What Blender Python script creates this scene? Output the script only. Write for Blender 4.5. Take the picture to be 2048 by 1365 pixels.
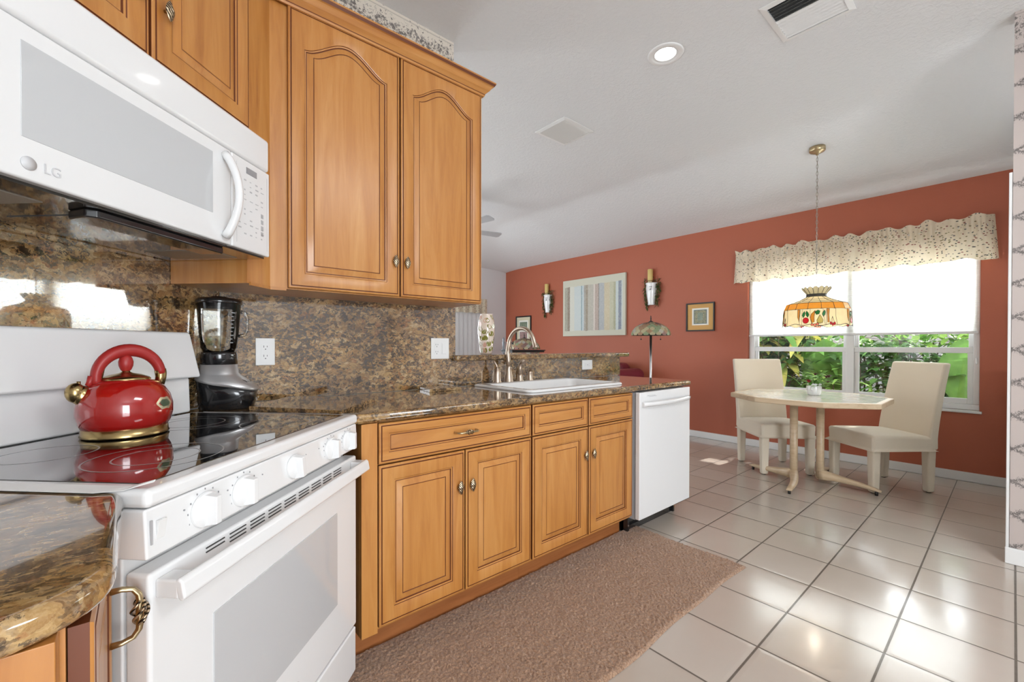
import bpy, math, random
from math import sin, cos, pi, radians, sqrt, atan2
from mathutils import Vector, Matrix
for o in list(bpy.data.objects): bpy.data.objects.remove(o)
SC = bpy.context.scene
COL = SC.collection
# ------------------------------------------------------------------ camera
cam_d = bpy.data.cameras.new('camera'); cam = bpy.data.objects.new('camera', cam_d); COL.objects.link(cam)
cam_d.sensor_width = 36.0; cam_d.lens = 863.0 / 2048 * 36.0
cam_d.shift_y = (698.36 - 682.5) / 2048
cam_d.clip_start = 0.02; cam_d.clip_end = 200
_y, _p, _r = 0.86046, -0.0077, 0.00136
F = Vector((cos(_y) * cos(_p), sin(_y) * cos(_p), sin(_p)))
R = Vector((sin(_y), -cos(_y), 0)); U = R.cross(F)
R2 = R * cos(_r) + U * sin(_r); U2 = -R * sin(_r) + U * cos(_r)
M = Matrix((R2, U2, -F)).transposed().to_4x4(); M.translation = Vector((0, 0, 1.155))
cam.matrix_world = M
SC.camera = cam
# ------------------------------------------------------------------ light
vs = SC.view_settings
vs.view_transform = 'Standard'; vs.look = 'None'; vs.gamma = 1.0; vs.use_curve_mapping = False
vs.exposure = 0.36
W = bpy.data.worlds.new('world'); SC.world = W; W.use_nodes = True
W.node_tree.nodes['Background'].inputs[0].default_value = (0.90, 0.955, 1.0, 1)
W.node_tree.nodes['Background'].inputs[1].default_value = 2.6

def area(name, loc, size, power, direction, color=(1, 1, 1), shape='RECTANGLE', spread=pi):
    l = bpy.data.lights.new(name, 'AREA'); l.energy = power; l.color = color
    l.shape = shape; l.size = size[0]; l.size_y = size[1] if len(size) > 1 else size[0]
    l.spread = spread
    o = bpy.data.objects.new(name, l); COL.objects.link(o); o.location = loc
    o.rotation_euler = Vector(direction).to_track_quat('-Z', 'Y').to_euler()
    return o
sun = bpy.data.lights.new('sunlight', 'SUN'); sun.energy = 9.0; sun.angle = radians(0.6); sun.color = (1, 0.96, 0.9)
suno = bpy.data.objects.new('sunlight', sun); COL.objects.link(suno)
SUN = Vector((-0.74, 0.08, -0.67)).normalized()
suno.rotation_euler = SUN.to_track_quat('-Z', 'Y').to_euler(); suno.location = (9, 1, 6)
area('daylight_dining_window', (5.72, 1.1, 1.70), (1.8, 0.72), 85, (-1, 0, 0), (0.93, 0.965, 1))
area('fill_behind_camera', (0.05, -3.28, 1.25), (1.3, 2.2), 80, (0.12, 1, 0.05), (0.90, 0.955, 1))  # added fill light behind the camera, brightens the cabinet fronts
area('fill_ceiling_panel', (1.7, -1.2, 2.88), (1.2, 0.6), 30, (0, 0, -1), (0.94, 0.97, 1))  # unseen fill panel added, standing in for ceiling downlights
area('fill_living_far', (2.3, 6.30, 1.25), (2.0, 1.6), 50, (0.1, -1, 0.15), (0.90, 0.955, 1))  # added living room fill, set out of view beside the blinds
area('fill_living_side', (-1.85, 5.55, 1.35), (1.3, 1.8), 62, (1, 0, 0.1), (0.90, 0.955, 1))  # added fill from the unseen side of the living room

# ------------------------------------------------------------------ materials
def new_mat(name):
    m = bpy.data.materials.new(name); m.use_nodes = True
    nt = m.node_tree; b = nt.nodes['Principled BSDF']
    return m, nt, b
def srgb(r, g, b):
    f = lambda c: c / 255 / 12.92 if c / 255 <= 0.04045 else ((c / 255 + 0.055) / 1.055) ** 2.4
    return (f(r), f(g), f(b), 1)
def simple(name, col, rough=0.5, metal=0.0, coat=0.0, ior=None, trans=0.0, bump=None, alpha=None, spec=None, sheen=0):
    m, nt, b = new_mat(name)
    b.inputs['Base Color'].default_value = col; b.inputs['Roughness'].default_value = rough
    b.inputs['Metallic'].default_value = metal; b.inputs['Coat Weight'].default_value = coat
    b.inputs['Coat Roughness'].default_value = 0.04
    if ior: b.inputs['IOR'].default_value = ior
    if spec is not None: b.inputs['Specular IOR Level'].default_value = spec
    b.inputs['Transmission Weight'].default_value = trans
    if sheen: b.inputs['Sheen Weight'].default_value = sheen
    if bump:
        sc, st, dist = bump
        N = NT(nt); n = N.noise(N.coord('Object'), sc, 4)
        N.bump(n, st, dist, b)
    return m
class NT:
    """small node-graph helper"""
    def __init__(s, nt): s.nt = nt; s.N = nt.nodes; s.L = nt.links
    def node(s, t, **kw):
        n = s.N.new(t)
        for k, v in kw.items(): setattr(n, k, v)
        return n
    def lk(s, a, b): s.L.new(a, b)
    def coord(s, kind='Object'):
        if kind == 'World': return s.node('ShaderNodeNewGeometry').outputs['Position']
        return s.node('ShaderNodeTexCoord').outputs[kind]
    def mapping(s, vec, scale=(1, 1, 1), rot=(0, 0, 0), loc=(0, 0, 0)):
        n = s.node('ShaderNodeMapping'); s.lk(vec, n.inputs[0])
        n.inputs['Scale'].default_value = scale; n.inputs['Rotation'].default_value = rot; n.inputs['Location'].default_value = loc
        return n.outputs[0]
    def noise(s, vec, scale, detail=3, rough=0.55, dist=0.0, out='Fac'):
        n = s.node('ShaderNodeTexNoise'); s.lk(vec, n.inputs['Vector'])
        n.inputs['Scale'].default_value = scale; n.inputs['Detail'].default_value = detail
        n.inputs['Roughness'].default_value = rough; n.inputs['Distortion'].default_value = dist
        return n.outputs[out]
    def voronoi(s, vec, scale, out='Color', feature='F1', rand=1.0):
        n = s.node('ShaderNodeTexVoronoi'); n.feature = feature; s.lk(vec, n.inputs['Vector'])
        n.inputs['Scale'].default_value = scale; n.inputs['Randomness'].default_value = rand
        return n.outputs[out]
    def ramp(s, fac, stops, interp='LINEAR'):
        n = s.node('ShaderNodeValToRGB'); n.color_ramp.interpolation = interp
        e = n.color_ramp.elements
        e[0].position, e[0].color = stops[0][0], stops[0][1]
        e[1].position, e[1].color = stops[-1][0], stops[-1][1]
        for p, c in stops[1:-1]:
            k = e.new(p); k.color = c
        s.lk(fac, n.inputs[0]); return n.outputs[0]
    def math(s, op, a, b=None, c=None, clamp=False):
        n = s.node('ShaderNodeMath', operation=op, use_clamp=clamp)
        for i, v in enumerate((a, b, c)):
            if v is None: continue
            if isinstance(v, (int, float)): n.inputs[i].default_value = v
            else: s.lk(v, n.inputs[i])
        return n.outputs[0]
    def mix(s, fac, a, b, blend='MIX'):
        n = s.node('ShaderNodeMix', data_type='RGBA', blend_type=blend)
        for k, v in ((0, fac), (6, a), (7, b)):
            if isinstance(v, (int, float)): n.inputs[k].default_value = v
            elif isinstance(v, tuple): n.inputs[k].default_value = v
            else: s.lk(v, n.inputs[k])
        return n.outputs[2]
    def sep(s, vec):
        n = s.node('ShaderNodeSeparateXYZ'); s.lk(vec, n.inputs[0]); return n.outputs
    def comb(s, x, y, z):
        n = s.node('ShaderNodeCombineXYZ')
        for i, v in enumerate((x, y, z)):
            if isinstance(v, (int, float)): n.inputs[i].default_value = v
            else: s.lk(v, n.inputs[i])
        return n.outputs[0]
    def bump(s, h, strength, dist, bsdf, slot='Normal'):
        n = s.node('ShaderNodeBump'); n.inputs['Strength'].default_value = strength; n.inputs['Distance'].default_value = dist
        s.lk(h, n.inputs['Height']); s.lk(n.outputs[0], bsdf.inputs[slot]); return n
K = (0, 0, 0, 1); WH = (1, 1, 1, 1)

def wood_mat(name, dark, mid, light, axis='Z', rough=0.33, coat=0.25):
    m, nt, b = new_mat(name); N = NT(nt)
    c = N.coord('World')
    sc = {'Z': (14, 14, 1.1), 'X': (1.1, 14, 14), 'Y': (14, 1.1, 14)}[axis]
    v = N.mapping(c, sc)
    n1 = N.noise(v, 1.6, 6, 0.6, 0.8)
    n2 = N.noise(N.mapping(c, tuple(k * 4 for k in sc)), 3.0, 3, 0.5)
    n3 = N.noise(c, 2.3, 2, 0.5)
    col = N.ramp(n1, [(0.25, dark), (0.5, mid), (0.78, light)])
    col = N.mix(N.math('MULTIPLY', N.math('SUBTRACT', n2, 0.45, clamp=True), 0.55), col, dark)
    col = N.mix(N.math('MULTIPLY', N.math('SUBTRACT', n3, 0.42, clamp=True), 0.8), col, light)
    N.lk(col, b.inputs['Base Color'])
    b.inputs['Roughness'].default_value = rough; b.inputs['Coat Weight'].default_value = coat; b.inputs['Coat Roughness'].default_value = 0.25
    return m
MAT = {}
hd, hm, hl = srgb(164, 102, 46), srgb(187, 126, 62), srgb(201, 145, 82)
MAT['wood'] = wood_mat('honey_maple', hd, hm, hl, 'Z')
MAT['wood_h'] = wood_mat('honey_maple_horizontal', hd, hm, hl, 'X')
MAT['glaze'] = simple('dark_glaze', srgb(104, 52, 24), 0.45)
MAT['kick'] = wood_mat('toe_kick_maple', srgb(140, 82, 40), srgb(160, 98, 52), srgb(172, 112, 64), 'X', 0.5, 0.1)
MAT['tablewood'] = wood_mat('bleached_oak', srgb(176, 150, 118), srgb(200, 176, 144), srgb(214, 195, 166), 'Y', 0.4, 0.3)
MAT['tabletop'] = wood_mat('whitewashed_oak', srgb(196, 186, 166), srgb(212, 204, 188), srgb(222, 216, 204), 'Y', 0.16, 0.6)

def granite(name, stretch=(1, 1, 1), dark=1.0, rot=(0, 0, 0), cior=2.0, fine=0.36):
    m, nt, b = new_mat(name); N = NT(nt)
    c = N.coord('World')
    warp = N.noise(c, 9, 3, 0.6, 0, 'Color')
    w = N.node('ShaderNodeVectorMath', operation='MULTIPLY_ADD'); N.lk(warp, w.inputs[0]); w.inputs[1].default_value = (0.05,) * 3; N.lk(c, w.inputs[2])
    v = N.mapping(w.outputs[0], stretch, rot)
    w2 = N.noise(c, 60, 3, 0.6, 0, 'Color')
    vv = N.node('ShaderNodeVectorMath', operation='MULTIPLY_ADD'); N.lk(w2, vv.inputs[0]); vv.inputs[1].default_value = (0.018,) * 3; N.lk(v, vv.inputs[2])
    vj = vv.outputs[0]
    A = N.sep(N.voronoi(vj, 50, 'Color'))
    pal = [(0.0, srgb(58, 48, 42)), (0.12, srgb(104, 80, 56)), (0.27, srgb(150, 118, 76)), (0.44, srgb(174, 146, 100)), (0.62, srgb(190, 166, 124)), (0.78, srgb(208, 192, 160)), (0.90, srgb(148, 128, 104)), (0.96, srgb(156, 104, 62))]
    big = N.ramp(A[0], pal, 'CONSTANT')
    B = N.sep(N.voronoi(vj, 125, 'Color'))
    small = N.ramp(B[1], pal, 'CONSTANT')
    col = N.mix(fine, big, small)
    col = N.mix(0.22, col, N.ramp(N.noise(vj, 210, 4, 0.75), [(0.36, srgb(70, 58, 48)), (0.5, srgb(176, 150, 110)), (0.64, srgb(214, 200, 172))]))
    patch = N.noise(v, 11, 3, 0.6, 0.6)
    dn = N.noise(vj, 70, 4, 0.72, 0.5)
    k = N.math('ADD', dn, N.math('MULTIPLY', N.math('SUBTRACT', patch, 0.5), 0.5))
    msk = N.ramp(k, [(0.53, K), (0.565, WH)])
    col = N.mix(N.math('MULTIPLY', msk, 0.82 * dark), col, srgb(38, 32, 30))
    tint = N.ramp(N.noise(c, 3.2, 3, 0.6), [(0.35, srgb(172, 142, 104)), (0.65, srgb(252, 232, 200))])
    col = N.mix(0.8, col, tint, 'MULTIPLY')
    N.lk(col, b.inputs['Base Color'])
    b.inputs['Roughness'].default_value = 0.09
    b.inputs['IOR'].default_value = 1.55
    b.inputs['Coat Weight'].default_value = 1.0; b.inputs['Coat IOR'].default_value = cior; b.inputs['Coat Roughness'].default_value = 0.012
    return m
MAT['granite'] = granite('polished_granite', (0.75, 0.75, 1.15), 1.0, (0, 0.5, 0))
MAT['granite_top'] = granite('polished_granite_counter', (0.6, 1.15, 1.0), 0.9, (0, 0, 0), 1.45, 0.62)

MAT['granite_board'] = granite('honed_granite_board', (0.6, 1.15, 1.0), 0.9, (0, 0, 0), 1.12, 0.5)
MAT['white'] = simple('white_enamel', (0.80, 0.80, 0.80, 1), 0.16, coat=0.6)
MAT['whiteglass'] = simple('grey_white_glass', (0.56, 0.57, 0.58, 1), 0.05, coat=1.0)
MAT['whitemat'] = simple('white_plastic', (0.80, 0.80, 0.79, 1), 0.35)
MAT['whitetrim'] = simple('white_trim_paint', (0.82, 0.82, 0.81, 1), 0.3)
MAT['lightgrey'] = simple('light_grey_plastic', (0.45, 0.45, 0.46, 1), 0.4)
MAT['midgrey'] = simple('mid_grey_print', (0.30, 0.30, 0.31, 1), 0.5)
MAT['porcelain'] = simple('white_porcelain', (0.86, 0.86, 0.85, 1), 0.1, coat=0.8)
MAT['black'] = simple('black_plastic', (0.012, 0.012, 0.013, 1), 0.15, coat=0.6)
MAT['blackmat'] = simple('black_painted', (0.015, 0.014, 0.013, 1), 0.45)
MAT['darkslot'] = simple('dark_slot', (0.06, 0.06, 0.06, 1), 0.7)
MAT['steel'] = simple('silver_metal', (0.62, 0.62, 0.63, 1), 0.28, 1.0)
MAT['silver'] = simple('silver_painted_plastic', (0.55, 0.54, 0.54, 1), 0.3, 0.6)
MAT['chrome'] = simple('chrome', (0.8, 0.8, 0.8, 1), 0.08, 1.0)
MAT['nickel'] = simple('brushed_bronze_nickel', (0.56, 0.46, 0.37, 1), 0.36, 1.0)
MAT['gold'] = simple('antique_gold', (0.40, 0.29, 0.13, 1), 0.24, 1.0)
MAT['brass'] = simple('aged_brass', (0.50, 0.40, 0.24, 1), 0.3, 1.0)
MAT['chain'] = simple('grey_chain_metal', (0.36, 0.33, 0.28, 1), 0.35, 1.0)
MAT['red'] = simple('red_enamel', (0.36, 0.008, 0.006, 1), 0.10, coat=1.0)
MAT['redmat'] = simple('red_silicone', (0.34, 0.018, 0.016, 1), 0.42)
MAT['badge'] = simple('badge_gold_print', (0.62, 0.55, 0.38, 1), 0.25, 0.7)
MAT['badgedark'] = simple('badge_dark_print', (0.06, 0.09, 0.05, 1), 0.4)
MAT['canvas'] = simple('cream_candle', srgb(214, 188, 118), 0.55)
MAT['lead'] = simple('lead_came', (0.05, 0.045, 0.035, 1), 0.45, 0.6)
MAT['mesh'] = simple('grease_filter_mesh', (0.42, 0.38, 0.32, 1), 0.4, 0.7, bump=(900, 0.6, 0.002))
MAT['dark_plastic_mirror'] = simple('hood_underside_glossy', (0.03, 0.028, 0.025, 1), 0.08, 0.3, coat=1.0)
MAT['leather'] = simple('burgundy_leather', srgb(116, 38, 52), 0.35, bump=(60, 0.2, 0.004))
MAT['maroon_rose'] = simple('red_rose_petals', srgb(140, 16, 22), 0.5)
MAT['dark_rose'] = simple('dark_burgundy_petals', srgb(76, 14, 20), 0.55)
MAT['ceilgrey'] = simple('grey_metal_figure', srgb(128, 132, 138), 0.4, 0.5)
def knobmat():
    m, nt, b = new_mat('twisted_bronze'); N = NT(nt); c = N.coord('Object')
    s = N.sep(c)
    t = N.math('SINE', N.math('ADD', N.math('MULTIPLY', s[0], 900), N.math('MULTIPLY', s[2], 620)))
    col = N.ramp(N.math('MULTIPLY_ADD', t, 0.5, 0.5), [(0.25, (0.03, 0.022, 0.015, 1)), (0.7, (0.55, 0.42, 0.28, 1))])
    N.lk(col, b.inputs['Base Color']); b.inputs['Metallic'].default_value = 0.9; b.inputs['Roughness'].default_value = 0.32
    return m
MAT['knob'] = knobmat()
def glassmat(name, col=(1, 1, 1, 1), rough=0.0, mixf=0.12):
    # thin pane: mostly see-through with a Fresnel reflection
    m, nt, b = new_mat(name); N = NT(nt)
    out = nt.nodes['Material Output']; nt.nodes.remove(b)
    tr = N.node('ShaderNodeBsdfTransparent'); tr.inputs[0].default_value = col
    gl = N.node('ShaderNodeBsdfGlossy'); gl.inputs['Roughness'].default_value = rough
    fr = N.node('ShaderNodeFresnel'); fr.inputs[0].default_value = 1.45
    mx = N.node('ShaderNodeMixShader')
    N.lk(fr.outputs[0], mx.inputs[0]); N.lk(tr.outputs[0], mx.inputs[1]); N.lk(gl.outputs[0], mx.inputs[2])
    N.lk(mx.outputs[0], out.inputs[0]); return m
MAT['pane'] = glassmat('window_glass', (0.97, 0.98, 0.98, 1))
MAT['jar'] = glassmat('blender_glass', (0.955, 0.965, 0.955, 1), 0.015)

def cooktop():
    m, nt, b = new_mat('black_ceramic_glass'); N = NT(nt); c = N.coord('Object')
    n = N.noise(c, 420, 2, 0.5)
    col = N.mix(N.ramp(n, [(0.60, K), (0.68, WH)]), (0.006, 0.006, 0.007, 1), (0.05, 0.05, 0.055, 1))
    N.lk(col, b.inputs['Base Color']); b.inputs['Roughness'].default_value = 0.035
    b.inputs['Coat Weight'].default_value = 1.0; b.inputs['Coat IOR'].default_value = 1.75; b.inputs['Coat Roughness'].default_value = 0.02
    return m
MAT['cooktop'] = cooktop()
MAT['ring'] = simple('burner_ring_print', (0.42, 0.41, 0.40, 1), 0.15)

def floor_mat():
    m, nt, b = new_mat('ceramic_floor_tile'); N = NT(nt); c = N.coord('World'); s = N.sep(c)
    S = 0.32271; hw = 0.0042 / S
    fx = N.math('FRACT', N.math('ADD', N.math('DIVIDE', N.math('SUBTRACT', s[0], 1.79014), S), 20.0))
    fy = N.math('FRACT', N.math('ADD', N.math('DIVIDE', N.math('ADD', s[1], 0.01297), S), 20.0))
    dx = N.math('MINIMUM', fx, N.math('SUBTRACT', 1.0, fx)); dy = N.math('MINIMUM', fy, N.math('SUBTRACT', 1.0, fy))
    d = N.math('MINIMUM', dx, dy)
    g = N.math('SUBTRACT', 1.0, N.math('DIVIDE', N.math('SUBTRACT', d, hw * 0.75), hw * 0.5, clamp=True))
    ix = N.math('FLOOR', N.math('DIVIDE', N.math('SUBTRACT', s[0], 1.79014), S)); iy = N.math('FLOOR', N.math('DIVIDE', N.math('ADD', s[1], 0.01297), S))
    wn = N.node('ShaderNodeTexWhiteNoise', noise_dimensions='2D'); N.lk(N.comb(ix, iy, 0), wn.inputs['Vector'])
    tile = N.mix(wn.outputs[0], srgb(180, 168, 156), srgb(187, 176, 165))
    tile = N.mix(N.math('MULTIPLY', N.noise(c, 9, 4, 0.6), 0.35), tile, srgb(192, 183, 173))
    grout = N.mix(N.noise(c, 40, 3), srgb(86, 76, 66), srgb(108, 98, 88))
    N.lk(N.mix(g, tile, grout), b.inputs['Base Color'])
    N.lk(N.math('MULTIPLY_ADD', g, 0.5, N.math('MULTIPLY_ADD', N.noise(c, 16, 3), 0.06, 0.17)), b.inputs['Roughness'])
    edge = N.math('DIVIDE', d, hw * 4.5, clamp=True)
    h = N.math('ADD', N.math('MULTIPLY', edge, 0.55), N.math('MULTIPLY', N.noise(c, 5, 2), 0.9))
    N.bump(h, 0.5, 0.003, b)
    b.inputs['Coat Weight'].default_value = 0.35; b.inputs['Coat Roughness'].default_value = 0.12
    return m
MAT['floor'] = floor_mat()
def paint(name, col, rough=0.6, sc=70, st=0.25, dist=0.003):
    m, nt, b = new_mat(name); N = NT(nt); c = N.coord('World')
    n = N.noise(c, sc, 4, 0.6)
    b.inputs['Base Color'].default_value = col; b.inputs['Roughness'].default_value = rough
    N.bump(n, st, dist, b); return m
MAT['redwall'] = paint('terracotta_paint', srgb(172, 93, 66), 0.55)
MAT['whitewall'] = paint('white_wall_paint', (0.74, 0.75, 0.76, 1), 0.6)
def ceil_mat():
    m, nt, b = new_mat('textured_ceiling'); N = NT(nt); c = N.coord('World')
    n = N.ramp(N.noise(c, 42, 5, 0.62, 0.4), [(0.42, K), (0.62, WH)])
    b.inputs['Base Color'].default_value = (0.76, 0.765, 0.77, 1); b.inputs['Roughness'].default_value = 0.75
    N.bump(n, 0.35, 0.004, b); return m
MAT['ceiling'] = ceil_mat()

def wallpaper(name, axis, border_lo, base, motif, ztop=2.92):
    """printed paper: floral border below the ceiling, sprigs / garland lattice under it"""
    m, nt, b = new_mat(name); N = NT(nt); c = N.coord('World'); s = N.sep(c)
    h = s[axis]; z = s[2]
    leaf = N.noise(c, 80, 4, 0.75, 1.4)
    vec = N.comb(h, z, 0)
    # border: meandering vine of leaves
    mid = N.math('MULTIPLY_ADD', N.math('SINE', N.math('MULTIPLY', h, 34)), 0.014, border_lo + 0.105)
    dist = N.math('ABSOLUTE', N.math('SUBTRACT', z, mid))
    inb = N.math('GREATER_THAN', z, border_lo)
    vine = N.math('SUBTRACT', N.math('ADD', leaf, N.math('MULTIPLY', N.voronoi(vec, 55, 'Distance'), -0.25)), N.math('MULTIPLY', dist, 2.4))
    vm = N.math('MULTIPLY', inb, N.ramp(vine, [(0.315, K), (0.37, WH)]))
    # stripes at the border edges
    st = N.math('LESS_THAN', N.math('ABSOLUTE', N.math('SUBTRACT', z, border_lo)), 0.0035)
    st2 = N.math('LESS_THAN', N.math('ABSOLUTE', N.math('SUBTRACT', z, ztop - 0.016)), 0.003)
    # body pattern
    if motif == 'garland':
        p = 0.175
        zz = N.math('DIVIDE', z, p)
        u1 = N.math('FRACT', N.math('ADD', zz, N.math('MULTIPLY', h, 3.1)))
        u2 = N.math('FRACT', N.math('SUBTRACT', zz, N.math('MULTIPLY', h, 3.1)))
        l1 = N.math('ABSOLUTE', N.math('SUBTRACT', u1, 0.5)); l2 = N.math('ABSOLUTE', N.math('SUBTRACT', u2, 0.5))
        l = N.math('MINIMUM', l1, l2)
        body = N.math('SUBTRACT', N.noise(c, 120, 4, 0.8, 1.2), N.math('MULTIPLY', l, 1.8))
        bm = N.ramp(body, [(0.40, K), (0.45, WH)])
    else:
        v = N.voronoi(N.mapping(vec, (1, 1, 1), (0, 0, 0.6)), 11, 'Distance', rand=0.0)
        body = N.math('SUBTRACT', N.noise(c, 120, 4, 0.8, 1.0), N.math('MULTIPLY', v, 1.5))
        bm = N.ramp(body, [(0.22, K), (0.27, WH)])
    bm = N.math('MULTIPLY', bm, N.math('SUBTRACT', 1.0, inb))
    ink = N.mix(N.noise(c, 30, 2), srgb(84, 76, 74), srgb(128, 122, 118))
    dk = N.math('MAXIMUM', N.math('MAXIMUM', vm, bm), N.math('MULTIPLY', N.math('MAXIMUM', st, st2), 0.35))
    N.lk(N.mix(dk, base, ink), b.inputs['Base Color']); b.inputs['Roughness'].default_value = 0.55
    return m
MAT['paper_back'] = wallpaper('floral_wallpaper', 0, 2.725, srgb(214, 205, 192), 'sprig')
MAT['paper_pillar'] = wallpaper('garland_wallpaper', 1, 2.74, srgb(190, 178, 172), 'garland')

def fabric(name, col, sc=700, st=0.3):
    m, nt, b = new_mat(name); N = NT(nt); c = N.coord('Object')
    n = N.noise(N.mapping(c, (1, 1, 0.25)), sc, 2); n2 = N.noise(N.mapping(c, (0.25, 0.25, 1)), sc, 2)
    h = N.math('ADD', n, n2)
    cc = N.mix(N.math('MULTIPLY', n2, 0.35), col, tuple(k * 0.8 for k in col[:3]) + (1,))
    N.lk(cc, b.inputs['Base Color']); b.inputs['Roughness'].default_value = 0.85; b.inputs['Sheen Weight'].default_value = 0.2
    N.bump(h, st, 0.002, b); return m
MAT['cream'] = fabric('cream_upholstery', srgb(222, 210, 190))
MAT['welt'] = fabric('cream_seam', srgb(190, 176, 152))
def rugm():
    m, nt, b = new_mat('taupe_brown_pile'); N = NT(nt); c = N.coord('World')
    n = N.noise(c, 160, 4, 0.7); n2 = N.noise(c, 7, 3)
    col = N.ramp(n, [(0.32, srgb(106, 76, 54)), (0.50, srgb(164, 127, 99)), (0.68, srgb(202, 168, 138))])
    col = N.mix(N.math('MULTIPLY', n2, 0.3), col, srgb(142, 106, 80))
    N.lk(col, b.inputs['Base Color']); b.inputs['Roughness'].default_value = 0.95; b.inputs['Sheen Weight'].default_value = 0.35
    N.bump(n, 0.8, 0.006, b); return m
MAT['rug'] = rugm()
def blindm():
    m, nt, b = new_mat('cellular_shade_fabric'); N = NT(nt)
    out = nt.nodes['Material Output']
    tl = N.node('ShaderNodeBsdfTranslucent'); tl.inputs[0].default_value = (0.97, 0.97, 0.93, 1)
    mx = N.node('ShaderNodeMixShader'); mx.inputs[0].default_value = 0.62
    b.inputs['Base Color'].default_value = (0.9, 0.9, 0.86, 1); b.inputs['Roughness'].default_value = 0.8
    N.lk(b.outputs[0], mx.inputs[1]); N.lk(tl.outputs[0], mx.inputs[2]); N.lk(mx.outputs[0], out.inputs[0]); return m
MAT['blind'] = blindm()
def valm(name='floral_valance_fabric'):
    m, nt, b = new_mat(name); N = NT(nt); c = N.coord('World')
    out = nt.nodes['Material Output']
    w = N.noise(c, 14, 2, 0.5, 0, 'Color')
    v = N.node('ShaderNodeVectorMath', operation='MULTIPLY_ADD'); N.lk(w, v.inputs[0]); v.inputs[1].default_value = (0.02,) * 3; N.lk(c, v.inputs[2])
    mp = N.mapping(v.outputs[0], (0.7, 0.75, 1.3), (0.5, 0, 0))
    d = N.voronoi(mp, 50, 'Distance'); cc = N.sep(N.voronoi(mp, 50, 'Color'))
    spot = N.math('MULTIPLY', N.ramp(d, [(0.27, WH), (0.34, K)]), N.math('GREATER_THAN', cc[1], 0.22))
    ink = N.ramp(cc[0], [(0.0, srgb(52, 62, 58)), (0.35, srgb(130, 58, 50)), (0.55, srgb(118, 112, 66)), (0.8, srgb(90, 86, 90))], 'CONSTANT')
    col = N.mix(N.math('MULTIPLY', spot, 0.9), srgb(228, 216, 192), ink)
    N.lk(col, b.inputs['Base Color']); b.inputs['Roughness'].default_value = 0.85
    tl = N.node('ShaderNodeBsdfTranslucent'); N.lk(col, tl.inputs[0])
    mx = N.node('ShaderNodeMixShader'); mx.inputs[0].default_value = 0.22
    N.lk(b.outputs[0], mx.inputs[1]); N.lk(tl.outputs[0], mx.inputs[2]); N.lk(mx.outputs[0], out.inputs[0]); return m
MAT['valance'] = valm()
def sglass(name, col, tr=0.5, rough=0.25):
    m, nt, b = new_mat(name); N = NT(nt); out = nt.nodes['Material Output']
    c = N.coord('Object'); n = N.noise(c, 30, 3, 0.6, 1.0)
    cc = N.mix(N.math('MULTIPLY', n, 0.5), col, tuple(min(1, k * 1.5) for k in col[:3]) + (1,))
    N.lk(cc, b.inputs['Base Color']); b.inputs['Roughness'].default_value = rough
    tl = N.node('ShaderNodeBsdfTranslucent'); N.lk(cc, tl.inputs[0])
    mx = N.node('ShaderNodeMixShader'); mx.inputs[0].default_value = tr
    N.lk(b.outputs[0], mx.inputs[1]); N.lk(tl.outputs[0], mx.inputs[2]); N.lk(mx.outputs[0], out.inputs[0]); return m
SG = {'cream': sglass('cream_art_glass', srgb(222, 208, 170)), 'amber': sglass('amber_art_glass', srgb(206, 140, 52)),
      'green': sglass('green_art_glass', srgb(40, 122, 60)), 'redg': sglass('red_art_glass', srgb(196, 34, 44)),
      'pear': sglass('yellow_green_art_glass', srgb(196, 182, 104)), 'pinkg': sglass('pink_art_glass', srgb(236, 132, 110)),
      'tan': sglass('tan_art_glass', srgb(196, 160, 128)), 'mint': sglass('mint_art_glass', srgb(176, 190, 150)),
      'mauve': sglass('mauve_art_glass', srgb(178, 140, 130)), 'pearl': sglass('pearl_art_glass', srgb(222, 214, 200))}
def leafm(name, c1, c2, sc=18):
    m, nt, b = new_mat(name); N = NT(nt); out = nt.nodes['Material Output']
    c = N.coord('World'); col = N.mix(N.noise(c, sc, 3), c1, c2)
    N.lk(col, b.inputs['Base Color']); b.inputs['Roughness'].default_value = 0.6
    tl = N.node('ShaderNodeBsdfTranslucent'); N.lk(col, tl.inputs[0])
    mx = N.node('ShaderNodeMixShader'); mx.inputs[0].default_value = 0.28
    N.lk(b.outputs[0], mx.inputs[1]); N.lk(tl.outputs[0], mx.inputs[2]); N.lk(mx.outputs[0], out.inputs[0]); return m
MAT['leaf_dark'] = leafm('dark_green_leaf', srgb(44, 82, 36), srgb(78, 124, 54))
MAT['leaf_mid'] = leafm('mid_green_leaf', srgb(70, 124, 48), srgb(118, 166, 74))
MAT['leaf_bright'] = leafm('bright_green_leaf', srgb(110, 164, 62), srgb(170, 205, 100))
MAT['leaf_yellow'] = leafm('yellow_variegated_leaf', srgb(128, 160, 66), srgb(228, 208, 110), 9)
MAT['leaf_olive'] = leafm('dried_olive_leaf', srgb(96, 86, 52), srgb(140, 124, 84), 60)
MAT['stem'] = simple('brown_stem', srgb(88, 74, 54), 0.7)
MAT['gardenwall'] = paint('pale_stucco', srgb(205, 205, 208), 0.8, 30, 0.4, 0.01)
MAT['soil'] = paint('garden_soil', srgb(92, 84, 66), 0.95, 20, 0.8, 0.03)

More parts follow.
